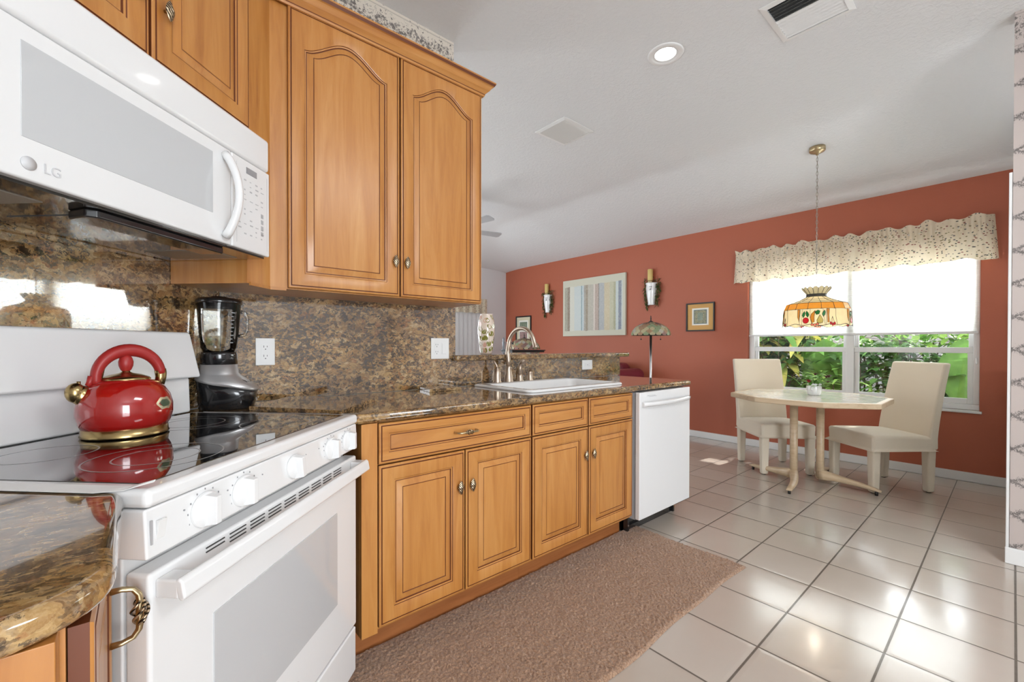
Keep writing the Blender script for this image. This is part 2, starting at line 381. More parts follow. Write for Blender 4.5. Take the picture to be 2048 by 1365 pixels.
# ------------------------------------------------------------------ geometry helpers
class G:
    def __init__(s): s.v = []; s.f = []; s.m = []; s.s = []
    def add(s, vs, fs, m=0, sm=False):
        o = len(s.v); s.v += [tuple(p) for p in vs]
        for f in fs: s.f.append(tuple(o + i for i in f)); s.m.append(m); s.s.append(sm)
        return s
    def box(s, x0, x1, y0, y1, z0, z1, m=0):
        return s.add([(x0, y0, z0), (x1, y0, z0), (x1, y1, z0), (x0, y1, z0), (x0, y0, z1), (x1, y0, z1), (x1, y1, z1), (x0, y1, z1)],
                     [(0, 3, 2, 1), (4, 5, 6, 7), (0, 1, 5, 4), (1, 2, 6, 5), (2, 3, 7, 6), (3, 0, 4, 7)], m)
    def prism(s, pts, z0, z1, m=0, sm=False, xf=None):
        n = len(pts); A = [(p[0], p[1], z0) for p in pts]; B = [(p[0], p[1], z1) for p in pts]
        vs = A + B
        if xf: vs = [xf(p) for p in vs]
        s.add(vs, [tuple(range(n - 1, -1, -1)), tuple(range(n, 2 * n))], m, False)
        o = len(s.v) - 2 * n
        for i in range(n):
            j = (i + 1) % n
            s.f.append((o + i, o + j, o + n + j, o + n + i)); s.m.append(m); s.s.append(sm)
        return s
    def loft(s, loops, m=0, sm=True, closed=True, cap0=False, cap1=False):
        n = len(loops[0]); o = len(s.v)
        for l in loops: s.v += [tuple(p) for p in l]
        for k in range(len(loops) - 1):
            mm = m[k] if isinstance(m, (list, tuple)) else m
            for i in range(n if closed else n - 1):
                j = (i + 1) % n
                s.f.append((o + k * n + i, o + k * n + j, o + (k + 1) * n + j, o + (k + 1) * n + i)); s.m.append(mm); s.s.append(sm)
        m0 = m[0] if isinstance(m, (list, tuple)) else m; m1 = m[-1] if isinstance(m, (list, tuple)) else m
        if cap0: s.f.append(tuple(o + i for i in range(n - 1, -1, -1))); s.m.append(m0); s.s.append(False)
        if cap1:
            b = o + (len(loops) - 1) * n; s.f.append(tuple(b + i for i in range(n))); s.m.append(m1); s.s.append(False)
        return s
    def lathe(s, prof, n=32, c=(0, 0, 0), m=0, sm=True, cap0=True, cap1=True, sx=1, sy=1):
        loops = [[(c[0] + max(r, 1e-5) * cos(2 * pi * i / n) * sx, c[1] + max(r, 1e-5) * sin(2 * pi * i / n) * sy, c[2] + z) for i in range(n)] for r, z in prof]
        return s.loft(loops, m, sm, True, cap0, cap1)
    def tube(s, pts, r, n=10, m=0, caps=True, sm=True, flat=1.0):
        pts = [Vector(p) for p in pts]; N = len(pts)
        rr = r if isinstance(r, (list, tuple)) else [r] * N
        up = None; loops = []
        for i, p in enumerate(pts):
            t = (pts[min(i + 1, N - 1)] - pts[max(i - 1, 0)])
            if t.length < 1e-9: t = Vector((0, 0, 1))
            t.normalize()
            if up is None:
                up = Vector((0, 0, 1)) if abs(t.z) < 0.9 else Vector((1, 0, 0))
            a = up - t * up.dot(t)
            if a.length < 1e-6: a = t.orthogonal()
            a.normalize(); b = t.cross(a); up = a
            loops.append([p + (a * cos(2 * pi * k / n) * flat + b * sin(2 * pi * k / n)) * rr[i] for k in range(n)])
        return s.loft(loops, m, sm, True, caps, caps)
    def cyl(s, p0, p1, r, n=20, m=0, r1=None): return s.tube([p0, p1], [r, r if r1 is None else r1], n, m)
    def torus(s, c, R_, r, ax=(0, 0, 1), n=28, k=8, m=0, sx=1.0, sy=1.0):
        ax = Vector(ax).normalized(); a = ax.orthogonal().normalized() if abs(ax.z) < 0.99 else Vector((1, 0, 0)); b = ax.cross(a)
        loops = []
        for i in range(n):
            t = 2 * pi * i / n; d = a * cos(t) * sx + b * sin(t) * sy; dn = (a * cos(t) + b * sin(t))
            loops.append([Vector(c) + d * R_ + dn * r * cos(2 * pi * j / k) + ax * r * sin(2 * pi * j / k) for j in range(k)])
        loops.append(loops[0]); return s.loft(loops, m, True, True)
    def sphere(s, c, r, n=16, m=0, sz=1.0, sx=1, sy=1):
        return s.lathe([(r * sin(pi * i / (n // 2)), -r * sz * cos(pi * i / (n // 2))) for i in range(n // 2 + 1)], n, c, m, True, False, False, sx, sy)
    def xf(s, M_, start=0):
        for i in range(start, len(s.v)): s.v[i] = tuple(M_ @ Vector(s.v[i]))
        return s
def mesh(name, g, mats):
    me = bpy.data.meshes.new(name); me.from_pydata(g.v, [], g.f)
    for k in mats: me.materials.append(MAT[k] if isinstance(k, str) else k)
    me.polygons.foreach_set('material_index', g.m); me.polygons.foreach_set('use_smooth', g.s)
    me.update(); me.validate()
    return me
def ob(name, g, mats, parent=None, loc=None, rot=None, bevel=0, seg=2, ang=35, smooth=None, **tags):
    if isinstance(mats, str) or not isinstance(mats, (list, tuple)): mats = [mats]
    me = mesh(name, g, mats)
    o = bpy.data.objects.new(name, me); COL.objects.link(o)
    if parent: o.parent = parent
    if loc: o.location = loc
    if rot: o.rotation_euler = rot
    if smooth or bevel:
        for p in me.polygons: p.use_smooth = True
        me.set_sharp_from_angle(angle=radians(smooth or 40))
    if bevel:
        b = o.modifiers.new('bevel', 'BEVEL'); b.width = bevel; b.segments = seg; b.limit_method = 'ANGLE'; b.angle_limit = radians(ang)
        b.harden_normals = True
    for k, v in tags.items(): o[k] = v
    return o
def thing(name, label, cat, loc=(0, 0, 0), rz=0, group=None):
    o = bpy.data.objects.new(name, None); COL.objects.link(o); o.location = loc; o.rotation_euler = (0, 0, rz)
    o.empty_display_size = 0.05
    o['label'] = label; o['category'] = cat
    if group: o['group'] = group
    return o
def struct(name, g, mats, **kw):
    o = ob(name, g, mats, **kw); o['kind'] = 'structure'; return o
def kids(o): return [c for c in bpy.data.objects if c.parent == o]
def copy_tree(o, parent=None):
    c = o.copy(); COL.objects.link(c); c.parent = parent
    for ch in kids(o): copy_tree(ch, c)
    return c
def text_geo(txt, size, extrude=0.0004):
    cu = bpy.data.curves.new('t', 'FONT'); cu.body = txt; cu.size = size; cu.extrude = extrude; cu.align_x = 'CENTER'; cu.align_y = 'CENTER'
    o = bpy.data.objects.new('t', cu); COL.objects.link(o)
    dg = bpy.context.evaluated_depsgraph_get(); me = bpy.data.meshes.new_from_object(o.evaluated_get(dg))
    g = G(); g.add([v.co[:] for v in me.vertices], [tuple(p.vertices) for p in me.polygons])
    bpy.data.objects.remove(o); bpy.data.curves.remove(cu); bpy.data.meshes.remove(me)
    return g
def merge(g, h, m=None, M_=None):
    o = len(g.v)
    g.v += [tuple(M_ @ Vector(p)) if M_ else p for p in h.v]
    for f, mm, ss in zip(h.f, h.m, h.s): g.f.append(tuple(o + i for i in f)); g.m.append(mm if m is None else m); g.s.append(ss)
    return g
UP_TXT = Matrix.Rotation(pi / 2, 4, 'X')      # text lying in XY -> standing in XZ facing -Y

# ================================================================== SETTING
g = G(); g.box(-2.1, 5.6, -3.5, 6.6, -0.1, 0.0); struct('floor', g, 'floor')
g = G()   # tray ceiling: flat at 2.92, easing down to 2.59 at the red wall and the far wall
def ceil_z(x, y):
    a = max(0.0, (x - 3.95) / 1.41); b = max(0.0, (y - 5.0) / 1.41)
    d = (a ** 6 + b ** 6) ** (1 / 6)
    if a >= 1 or b >= 1: d = max(a, b)
    return 2.92 - 0.33 * (d - 0.06 * (1 - math.exp(-d / 0.06)) * (1 - min(1, d)))
xs_ = [-2.1, 0, 2, 3.6] + [3.9 + 1.66 * i / 30 for i in range(31)]; ys_ = [-3.5, -1.5, 0, 1, 2, 3, 4, 4.7] + [4.95 + 1.66 * i / 30 for i in range(31)]
g.loft([[(x, y, ceil_z(x, y)) for x in xs_] for y in ys_][::-1], 0, True, False)
g.box(-2.1, 5.56, -3.5, 6.61, 3.0, 3.08)
struct('ceiling', g, 'ceiling')
g = G(); g.box(-0.785, -0.665, -3.5, 1.20, 0, 2.95); struct('wall_left', g, 'whitewall')
rt = 0.70711
def D(s, c): return (s * rt + c * rt, s * rt - c * rt)     # diagonal frame -> world plan
g = G(); g.prism([D(0.37, -1.3445), D(1.69, -1.3445), D(1.69, -1.46), D(0.37, -1.46)], 0, 2.95); struct('wall_corner', g, 'whitewall')
g = G(); g.box(0.235, 1.39, 2.14, 2.26, 0, 2.93); struct('wall_back', g, 'paper_back')
g = G(); g.box(1.39, 3.0, 2.142, 2.26, 0, 1.064); struct('wall_bar', g, 'whitetrim')
g = G(); g.box(-2.1, 0.235, 2.34, 2.46, 0, 2.95); struct('wall_living_near', g, 'whitewall')
g = G()
y0, y1, z0, z1 = 0.185, 2.02, 0.60, 2.02
g.box(5.355, 5.475, -0.12, y0, 0, 2.62); g.box(5.355, 5.475, y1, 6.53, 0, 2.62); g.box(5.355, 5.475, y0, y1, 0, z0); g.box(5.355, 5.475, y0, y1, z1, 2.62)
struct('wall_red', g, 'redwall')
g = G(); g.box(-2.1, 5.5, 6.407, 6.53, 0, 2.62); struct('wall_far', g, 'whitewall')
g = G(); g.box(-2.12, -2.0, 2.4, 6.5, 0, 2.95); struct('wall_living_left', g, 'whitewall')
g = G(); g.box(3.505, 3.625, -3.4, 0.008, 0, 2.93); struct('wall_right', g, 'paper_pillar')
g = G(); g.box(3.625, 5.36, -0.12, 0.006, 0, 2.70); struct('wall_nook', g, 'whitewall')
g = G(); g.box(3.508, 3.60, 0.008, 0.022, 0.03, 2.08); struct('trim_1', g, 'whitetrim', bevel=0.003)
g = G(); g.box(3.487, 3.505, -3.3, 0.024, 0, 0.085); struct('baseboard_right', g, 'whitetrim', bevel=0.004)
g = G(); g.box(5.337, 5.355, 0.01, 6.40, 0, 0.078); struct('baseboard_red', g, 'whitetrim', bevel=0.004)
g = G(); g.box(-0.785, -0.62, -3.5, -3.38, 0, 2.95); g.box(0.75, 3.6, -3.5, -3.38, 0, 2.95); g.box(-0.62, 0.75, -3.5, -3.38, 2.4, 2.95); struct('wall_behind_camera', g, 'whitewall')  # unseen wall, opening added to let sky light in

# ---- window_1 in the red wall
w = bpy.data.objects.new('window_1', None); COL.objects.link(w); w['kind'] = 'structure'; w.location = (5.44, 1.10, 0.6)
def wp(name, g, mats, **k):
    o = ob(name, g, mats, parent=w, **k); o.location = (-5.44, -1.10, -0.6); return o
g = G()
g.box(5.40, 5.474, 1.965, 2.019, 0.656, 1.969); g.box(5.40, 5.474, 0.186, 0.225, 0.656, 1.969)
g.box(5.40, 5.474, 1.04, 1.105, 0.656, 1.969); g.box(5.399, 5.474, 0.186, 2.019, 0.606, 0.655); g.box(5.40, 5.474, 0.186, 2.019, 1.97, 2.019)
wp('window_frame', g, 'whitetrim', bevel=0.004)
for (a, b) in ((1.105, 1.965), (0.225, 1.04)):
    g = G(); x0, x1 = 5.425, 5.455
    g.box(x0, x1, b - .035, b, .655, 1.145); g.box(x0, x1, a, a + .035, .655, 1.145); g.box(x0, x1, a + .035, b - .035, .655, .70); g.box(x0 - .012, x1, a, b, 1.095, 1.145)
    g.box(x0 + .02, x1 + .012, b - .03, b, 1.145, 1.97); g.box(x0 + .02, x1 + .012, a, a + .03, 1.145, 1.97)
    wp('sash', g, 'whitetrim', bevel=0.003)
    g = G(); g.box(5.438, 5.441, a + .03, b - .03, .695, 1.10); g.box(5.452, 5.455, a + .03, b - .03, 1.14, 1.97)
    wp('pane', g, 'pane')
g = G(); g.box(5.325, 5.40, 0.17, 2.03, 0.585, 0.605); wp('window_sill', g, 'whitetrim', bevel=0.004)
# ---- shade
t = thing('cellular_shade', 'white pleated window shade glowing with daylight, pulled halfway down the dining window', 'window blind', (5.385, 1.10, 2.0))
g = G(); n = 150; loops = []
for i in range(n + 1):
    z = 1.284 - 2.0 + (0.715) * i / n
    x = 0.0045 * abs(((i / 2) % 2) - 1) - 0.002
    loops.append([(x, -0.906, z), (x, 0.912, z)])
g.loft(loops, 0, True, False)
ob('shade_fabric', g, 'blind', t)
g = G(); g.box(-0.014, 0.010, -0.907, 0.913, 1.262 - 2, 1.285 - 2); ob('bottom_rail', g, 'whitemat', t, bevel=0.004)
g = G(); g.box(-0.018, 0.014, -0.907, 0.913, -0.035, 0.015); ob('head_rail', g, 'whitemat', t, bevel=0.004)
g = G(); g.cyl((5.345, 0.203, 1.95), (5.345, 0.203, 1.06), 0.0012, 6); g.lathe([(0.003, 0), (0.007, 0.012), (0.007, 0.045), (0.003, 0.06)], 12, (5.345, 0.203, 1.0))
ob('pull_cord', g, 'whitemat', label='thin white pull cord with weight hanging at the right side of the dining window', category='cord')
# ---- valance
t = thing('valance', 'cream floral gathered valance across the top of the dining window', 'curtain', (5.355, 1.13, 2.24))
g = G(); nu, nv = 420, 26; loops = []
random.seed(5)
ph = [random.uniform(0, 6.28) for _ in range(8)]
for j in range(nv + 1):
    v = j / nv; row = []
    for i in range(nu + 1):
        a = i / nu
        yy = 1.03 - 2.06 * a
        z = -0.36 * v
        big = 0.5 * sin(a * 62 + ph[0]) + 0.35 * sin(a * 97 + ph[1] + v * 1.2) + 0.3 * sin(a * 31 + ph[2])
        gat = sin(a * 330 + ph[3] + 2 * sin(a * 40)) + .5 * sin(a * 211 + ph[4])
        if v < 0.13:
            k = (0.13 - v) / 0.13
            x = -0.095 - 0.016 * k * (1.2 + sin(a * 120 + ph[5]) + .6 * sin(a * 73)) - 0.003 * gat; z += 0.012 * k * sin(a * 95 + ph[6]) + 0.01 * k * sin(a * 41)
        elif v < 0.36:
            x = -0.088 - 0.008 * gat - 0.004 * sin(pi * (v - .13) / .23)
        else:
            k = (v - 0.36) / 0.64
            x = -0.092 - 0.004 * gat * (1 - k) - (0.014 + 0.030 * k) * big - 0.01 * k
        if v > 0.9: z += (v - .9) / .1 * (0.010 * sin(a * 62 + 1) + 0.006 * sin(a * 37))
        # returns to the wall at both ends
        e = min(a, 1 - a)
        if e < 0.03: x = -0.004 + (x + 0.004) * sin(min(1, e / 0.03) * pi / 2); 
        if e < 0.03: yy += (0.02 if a < .5 else -0.02) * (1 - e / 0.03) * (v - .3) * 1.2
        row.append((x, yy, z))
    loops.append(row)
g.loft(loops, 0, True, False)
ob('gathered_cloth', g, 'valance', t)
g = G(); g.tube([(-0.0, 0.99, -0.08), (-0.078, 0.985, -0.08), (-0.078, -0.985, -0.08), (-0.0, -0.99, -0.08)], 0.006, 8); ob('curtain_rod', g, 'whitemat', t)

# ================================================================== CABINETS
def path_loop(w, h, d, arch, fw_l, fw_t, A, N=24, M=40):
    """closed loop inset by d; arch adds a cathedral top. returns (x,z) list with constant point count"""
    x0, x1, z0 = fw_l + d if arch is not None else d, (w - fw_l - d) if arch is not None else w - d, None
    if arch is None:
        x0, x1, z0, zt = d, w - d, d, h - d
        f = lambda u: zt
    else:
        x0, x1, z0, zt = fw_l + d, w - fw_l - d, fw_l + d, h - fw_t - d
        Ax = A * (x1 - x0) / (w - 2 * fw_l)
        def f(u):
            if A == 0: return zt
            k = 0.5 * (1 + cos(pi * u)); k = k ** 0.85
            return zt - Ax + Ax * k
    pts = [(x0 + (x1 - x0) * i / N, z0) for i in range(N)]
    ze = f(1.0)
    pts += [(x1, z0 + (ze - z0) * i / N) for i in range(N)]
    pts += [(x1 + (x0 - x1) * i / M, f(1 - 2 * i / M)) for i in range(M)]
    pts += [(x0, ze + (z0 - ze) * i / N) for i in range(N)]
    return pts
def panel_geo(w, h, A=0.0, raised=True, fw=0.056, fwt=None, t=0.02, N=6, M=32):
    """frame-and-panel front in XZ, front face at y=0 looking to -Y, origin bottom-left"""
    fwt = fw if fwt is None else fwt
    R_ = lambda d, y: [(x, y, z) for x, z in path_loop(w, h, d, None, 0, 0, 0, N, M)]
    P_ = lambda d, y: [(x, y, z) for x, z in path_loop(w, h, d, 1, fw, fwt, A, N, M)]
    loops = [R_(0, t), R_(0, .004), R_(.003, .001), R_(.008, .0006), R_(.0092, .0028), R_(.0112, .0028), R_(.0125, 0), P_(0, 0), P_(.003, .0015), P_(.0045, .0042), P_(.0095, .0055), P_(.0105, .0082), P_(.0135, .0085)]
    mats = [1, 0, 0, 1, 1, 1, 0, 0, 1, 0, 1, 1]  # glaze lines; side band also coloured dark for shade between fronts
    if raised:
        loops += [P_(.0175, .0072), P_(.036, .0022), P_(.0372, .0034), P_(.0392, .0034), P_(.0402, .0020)]; mats += [0, 0, 1, 1, 0]
    else:
        loops += [P_(.0155, .0080)]; mats += [0]
    g = G(); g.loft(loops, mats, False, True, True, True)
    return g
def add_knob(parent, x, z, flip=1):
    g = G(); g.cyl((0, 0, 0), (0, -0.016, 0), 0.0045, 10, 0, 0.0035)
    a, b, n = 0.0145, 0.029, 32; loops = []
    for sgn, rr in ((1, (0.15, 0.5, 0.8, 0.95, 1.0)), (-1, (0.97, 0.85, 0.5, 0.1))):
        for r in rr:
            L = []
            for i in range(n):
                th = 2 * pi * i / n; rho = 1 / ((abs(cos(th)) / a) ** 1.35 + (abs(sin(th)) / b) ** 1.35) ** (1 / 1.35)
                xx, zz = rho * cos(th) * r + flip * 0.0 , rho * sin(th) * r
                rid = 0.0011 * sin(900 * xx * flip + 620 * zz) if sgn < 0 else 0
                y = -0.016 + (0.004 * (1 - r) if sgn > 0 else -0.0075 * (1 - r * r) - rid)
                L.append((xx, y, zz))
            loops.append(L)
    g.loft(loops, 1, True, True, True, True)
    return ob('knob', g, ['brass', 'knob'], parent, (x, 0, z))
def add_pull(parent, x, z, vertical=False, L=0.105, name='handle'):
    g = G(); h = L / 2
    pts = [(-h, 0, 0), (-h, -0.012, 0.0), (-h + .004, -0.024, 0), (-h + .014, -0.030, 0), (-.02, -0.031, 0), (0, -0.031, 0), (.02, -0.031, 0), (h - .014, -0.030, 0), (h - .004, -0.024, 0), (h, -0.012, 0), (h, 0, 0)]
    g.tube(pts, [.0048, .0042, .004, .0042, .0045, .005, .0045, .0042, .004, .0042, .0048], 10)
    for k in range(4):   # twisted cage
        hel = []
        for i in range(15):
            a = i / 14; th = 2 * pi * (k / 4 + a * 0.55); r = 0.0035 + 0.0062 * sin(pi * a)
            hel.append((-0.019 + 0.038 * a, -0.031 + r * cos(th), r * sin(th)))
        g.tube(hel, 0.0021, 6, 1)
    if vertical: g.xf(Matrix.Rotation(pi / 2, 4, 'Y'))
    return ob(name, g, ['brass', 'knob'], parent, (x, 0, z))

def front(name, parent, x, z, w, h, y, A=0.0, raised=True, mat='wood', fwt=None, fw=0.056):
    return ob(name, panel_geo(w, h, A, raised, fw, fwt), [mat, 'glaze'], parent, (x, y, z), smooth=28)

# ---- base cabinets along the run (door faces at Y=1.49)
YF, YB = 1.49, 2.118
def base_cab(name, label, X0, X1, drawers, doors, filler=0.0, endstile=0.0):
    t = thing(name, label, 'cabinet', ((X0 + X1) / 2, YF, 0))
    L = lambda x: x - (X0 + X1) / 2
    g = G(); g.box(L(X0), L(X1), 0.021, 0.04, 0.115, 0.876); g.box(L(X0), L(X0) + .018, 0.04, YB - YF, 0.115, 0.876); g.box(L(X1) - .018, L(X1), 0.04, YB - YF, 0.115, 0.876)
    g.box(L(X0) + .018, L(X1) - .018, 0.04, YB - YF, 0.115, 0.135); g.box(L(X0) + .018, L(X1) - .018, YB - YF - .01, YB - YF, 0.135, 0.876)
    ob('carcass', g, 'wood', t)
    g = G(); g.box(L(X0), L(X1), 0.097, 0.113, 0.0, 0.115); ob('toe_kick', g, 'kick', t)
    if filler: g = G(); g.box(L(X0), L(X0) + filler - .003, 0.0, 0.0205, 0.115, 0.876); ob('filler_strip', g, 'wood', t, bevel=0.001)
    for (a, b, pull) in drawers:
        o = front('drawer', t, L(a), 0.7235, b - a, 0.1485, 0, 0, False, 'wood_h', fw=0.036)
        if pull: add_pull(o, (b - a) / 2, 0.074)
    for (a, b, kx) in doors:
        o = front('door', t, L(a), 0.130, b - a, 0.588, 0, 0, True)
        add_knob(o, kx - a, {1: 0.44, 2: 0.44}[1] if True else 0, 1)
    return t
base_cab('base_cabinet', 'honey maple base cabinet with one wide drawer over two doors, next to the white stove', 0.585, 1.408,
         [(0.650, 1.404, True)], [(0.650, 1.024, 0.995), (1.029, 1.404, 1.056)], filler=0.062)
base_cab('sink_cabinet', 'honey maple base cabinet under the sink with two small drawer fronts over two doors', 1.409, 2.243,
         [(1.415, 1.824, False), (1.833, 2.239, False)], [(1.415, 1.824, 1.797), (1.833, 2.239, 1.862)])

# ---- countertops (granite)
def slab(pts, z0, z1, name, mat, bev, label, cat, hole=None):
    g = G()
    if hole is None: g.prism(pts, z0, z1)
    o = ob(name, g, mat, bevel=bev, seg=4); o['label'] = label; o['category'] = cat
    return o
g = G()    # right-hand counter with a cut-out for the sink, shared vertices so the round edge only follows the outside
xs = [1.515, 2.275]; ya, yb = 1.61, 2.012
P = [(0.556, 1.477), (xs[0], 1.477), (xs[1], 1.477), (2.935, 1.477), (2.935, ya), (2.935, yb), (2.935, 2.12), (xs[1], 2.12), (xs[0], 2.12), (0.245, 2.12), (0.081, 1.954),
     (xs[0], ya), (xs[1], ya), (xs[1], yb), (xs[0], yb)]
zt, zb = 0.914, 0.8775
n = len(P)
V = [(x, y, zt) for x, y in P] + [(x, y, zb) for x, y in P]
top = [(0, 1, 11, 14, 8, 9, 10), (1, 2, 12, 11), (2, 3, 4, 12), (12, 4, 5, 13), (13, 5, 6, 7), (14, 13, 7, 8)]
fs = list(top) + [tuple(n + i for i in reversed(f)) for f in top]
ring = list(range(11))
for i in range(11): a, b = ring[i], ring[(i + 1) % 11]; fs.append((n + a, n + b, b, a))
for a, b in ((11, 12), (12, 13), (13, 14), (14, 11)): fs.append((a, b, n + b, n + a))
g.add(V, fs)
o = ob('countertop', g, 'granite_top', bevel=0.0155, seg=5, ang=60)
o['label'] = 'long brown granite countertop running from the stove past the sink over the dishwasher'; o['category'] = 'countertop'
pts = [(-0.43, 1.371), (-0.036, 0.977), (-0.022, 0.955)]
r = 0.10; yend = 0.565
pts += [(-0.022, yend + r)] + [(-0.022 - r + r * cos(a), yend + r + r * sin(a)) for a in [-pi / 2 * k / 8 for k in range(1, 9)]]
pts += [(-0.663, yend), (-0.663, 1.215), (-0.47, 1.405)]
pts = pts[::-1]
slab(pts, 0.8775, 0.914, 'countertop', 'granite_top', 0.0155, 'short brown granite countertop with rounded corner in the near left foreground', 'countertop')
# ---- foreground base cabinet (left leg)
t = thing('base_cabinet', 'honey maple base cabinet with bronze pull in the near left foreground, left of the stove', 'cabinet', (-0.35, 0.78, 0))
L = lambda p: (p[0] + 0.35, p[1] - 0.78)
g = G(); P2 = [(-0.66, 0.612), (-0.058, 0.612), (-0.058, 0.965), (-0.455, 1.362), (-0.66, 1.20)]
g.prism([L(p) for p in P2], 0.115, 0.876); ob('carcass', g, 'wood', t)
g = G(); P2 = [(-0.66, 0.66), (-0.16, 0.66), (-0.16, 1.05), (-0.45, 1.34), (-0.66, 1.18)]
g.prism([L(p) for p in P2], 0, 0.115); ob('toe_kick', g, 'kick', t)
g = G(); g.box(L((-0.66, 0))[0], L((-0.062, 0))[0], 0.585 - 0.78, 0.611 - 0.78, 0.0, 0.876); ob('end_panel', g, 'wood', t, bevel=0.001)
dw = ob('door', panel_geo(0.335, 0.738, 0, True, 0.05), ['wood', 'glaze'], t, (L((-0.037, 0))[0], 0.618 - 0.78, 0.132), (0, 0, pi / 2), smooth=28)
add_pull(dw, 0.285, 0.600, True, 0.084).scale = (1.25, 1.1, 1)

# ---- backsplash slabs
g = G(); g.box(0.249, 1.388, 2.12, 2.139, 0.916, 1.3725); ob('backsplash', g, 'granite', label='tall granite backsplash slab on the back wall beneath the upper cabinet doors', category='backsplash')
g = G(); g.prism([D(0.40, -1.3435), D(0.40, -1.324), D(1.67, -1.324), D(1.67, -1.3435)], 0.916, 1.60)
ob('backsplash', g, 'granite', label='granite backsplash slab on the diagonal wall behind the stove, mirroring the window', category='backsplash')
g = G(); g.box(1.390, 2.998, 2.12, 2.1415, 0.916, 1.064); ob('backsplash', g, 'granite', label='low granite backsplash strip below the raised bar behind the sink', category='backsplash')
# ---- raised bar top
g = G()
pts = [(1.37, 2.075), (3.05, 2.075)] + [(3.05 + .06 * sin(a), 2.135 - .06 * cos(a)) for a in [pi / 2 * k / 6 for k in range(1, 7)]] + [(3.11, 2.42), (2.9, 2.50), (2.3, 2.57), (1.6, 2.58), (1.392, 2.58), (1.392, 2.122), (1.37, 2.1185)]
slab(pts, 1.0645, 1.10, 'bar_top', 'granite_top', 0.0135, 'raised granite breakfast bar top behind the sink, with the leaf vase on it', 'countertop')
g = G(); xf = lambda p: (p[2] + 3.005, p[0], p[1])
g.prism([(2.15, 1.062), (2.15, 0.955), (2.158, 0.94), (2.20, 0.945), (2.235, 0.99), (2.25, 1.062)], 0, 0.022, xf=lambda p: (3.001 + p[2], p[0], p[1])); ob('corbel', g, 'whitetrim', bevel=0.002, label='small white corbel under the right end of the raised bar', category='bracket')

# ---- upper cabinet (door faces Y=1.82)
t = thing('upper_cabinet', 'tall honey maple upper cabinet with two arched doors above the granite backsplash', 'cabinet', (0.87, 1.82, 1.37))
ox, oy, oz = 0.87, 1.82, 1.37
g = G()
C0 = D(1.437, -1.037); C1 = (0.372, 1.838); W0 = D(1.437, -1.3225)
poly = [C0, C1, (1.362, 1.838), (1.362, 2.118), (0.247, 2.118), W0]
g.prism([(p[0] - ox, p[1] - oy) for p in poly], 0.003, 1.10); ob('carcass', g, 'wood', t)
g = G(); q = [D(1.444, -1.035), (0.374, 1.8365), (0.426, 1.8365), (0.426, 1.829), (0.371, 1.829), D(1.444, -1.028)]
g.prism([(p[0] - ox, p[1] - oy) for p in q], -0.004, 0.008); ob('light_rail', g, 'wood_h', t)
o1 = front('door', t, 0.432 - ox, 0.008, 0.460, 1.086, 0, 0.085, True, fwt=0.062)
add_knob(o1, 0.437, 0.155, 1)
o2 = front('door', t, 0.900 - ox, 0.008, 0.455, 1.086, 0, 0.085, True, fwt=0.062)
add_knob(o2, 0.026, 0.155, 1)
# crown moulding: profile swept round the corner
prof = [(0.0, 0.0), (0.006, 0.0), (0.009, 0.008), (0.009, 0.012), (0.015, 0.018), (0.026, 0.028), (0.035, 0.042), (0.039, 0.047), (0.045, 0.049), (0.051, 0.060), (0.051, 0.067), (0.0, 0.067)]
def crown(path, outs, z, parent, off, mats=('wood_h', 'glaze')):
    g = G(); loops = []
    for (px, py), (nx, ny) in zip(path, outs): loops.append([(px + nx * d - off[0], py + ny * d - off[1], z + h - off[2]) for d, h in prof])
    # loft across path: profile index runs along ring
    nP = len(prof)
    mt = [0] * (len(loops) - 1)
    g.loft(loops, mt, False, True, True, True)
    for i, f in enumerate(g.f):
        if len(f) == 4 and (i % nP) in (2, 8): g.m[i] = 1
    return ob('crown_moulding', g, list(mats), parent)
k = sqrt(2) - 1
crown([D(1.437, -1.037), (0.372, 1.838 - 0.016), (1.362, 1.822), (1.362, 2.118)], [(rt, -rt), (k, -1.0), (1, -1), (1, 0)], 2.458, t, (ox, oy, oz))
g = G(); g.box(0.45 - ox, 1.358 - ox, 0.02, 0.29, 1.10, 1.150); ob('top_board', g, 'wood_h', t)
# ---- cabinet over the microwave (diagonal)
DO = (0.288, 1.198)
DZ = pi / 4
t = thing('upper_cabinet', 'honey maple diagonal cabinet with two doors directly above the microwave', 'cabinet', (DO[0], DO[1], 1.86), DZ)
yd = 1.037 - 0.6435 ; fr = yd - 0.02
g = G(); g.box(-0.383, 0.383, yd, 0.679, 0.0, 0.68); ob('carcass', g, 'wood', t)
g = G(); g.box(-0.510, -0.3855, yd + .002, 0.679, -0.485, 0.68); ob('side_filler', g, 'wood', t)
for x0, kx in ((-0.378, 0.338), (0.004, 0.036)):
    o = front('door', t, x0, 0.035, 0.374, 0.60, fr, 0.06, True, fwt=0.06); add_knob(o, kx, 0.155, 1)
crown([D(0.62, -1.037), D(1.435, -1.037)], [(rt, -rt), (rt, -rt)], 2.515, None, (0, 0, 0))
cm = bpy.data.objects['crown_moulding.001']; cm.parent = t; cm.matrix_parent_inverse = (Matrix.Translation((DO[0], DO[1], 1.86)) @ Matrix.Rotation(DZ, 4, 'Z')).inverted()

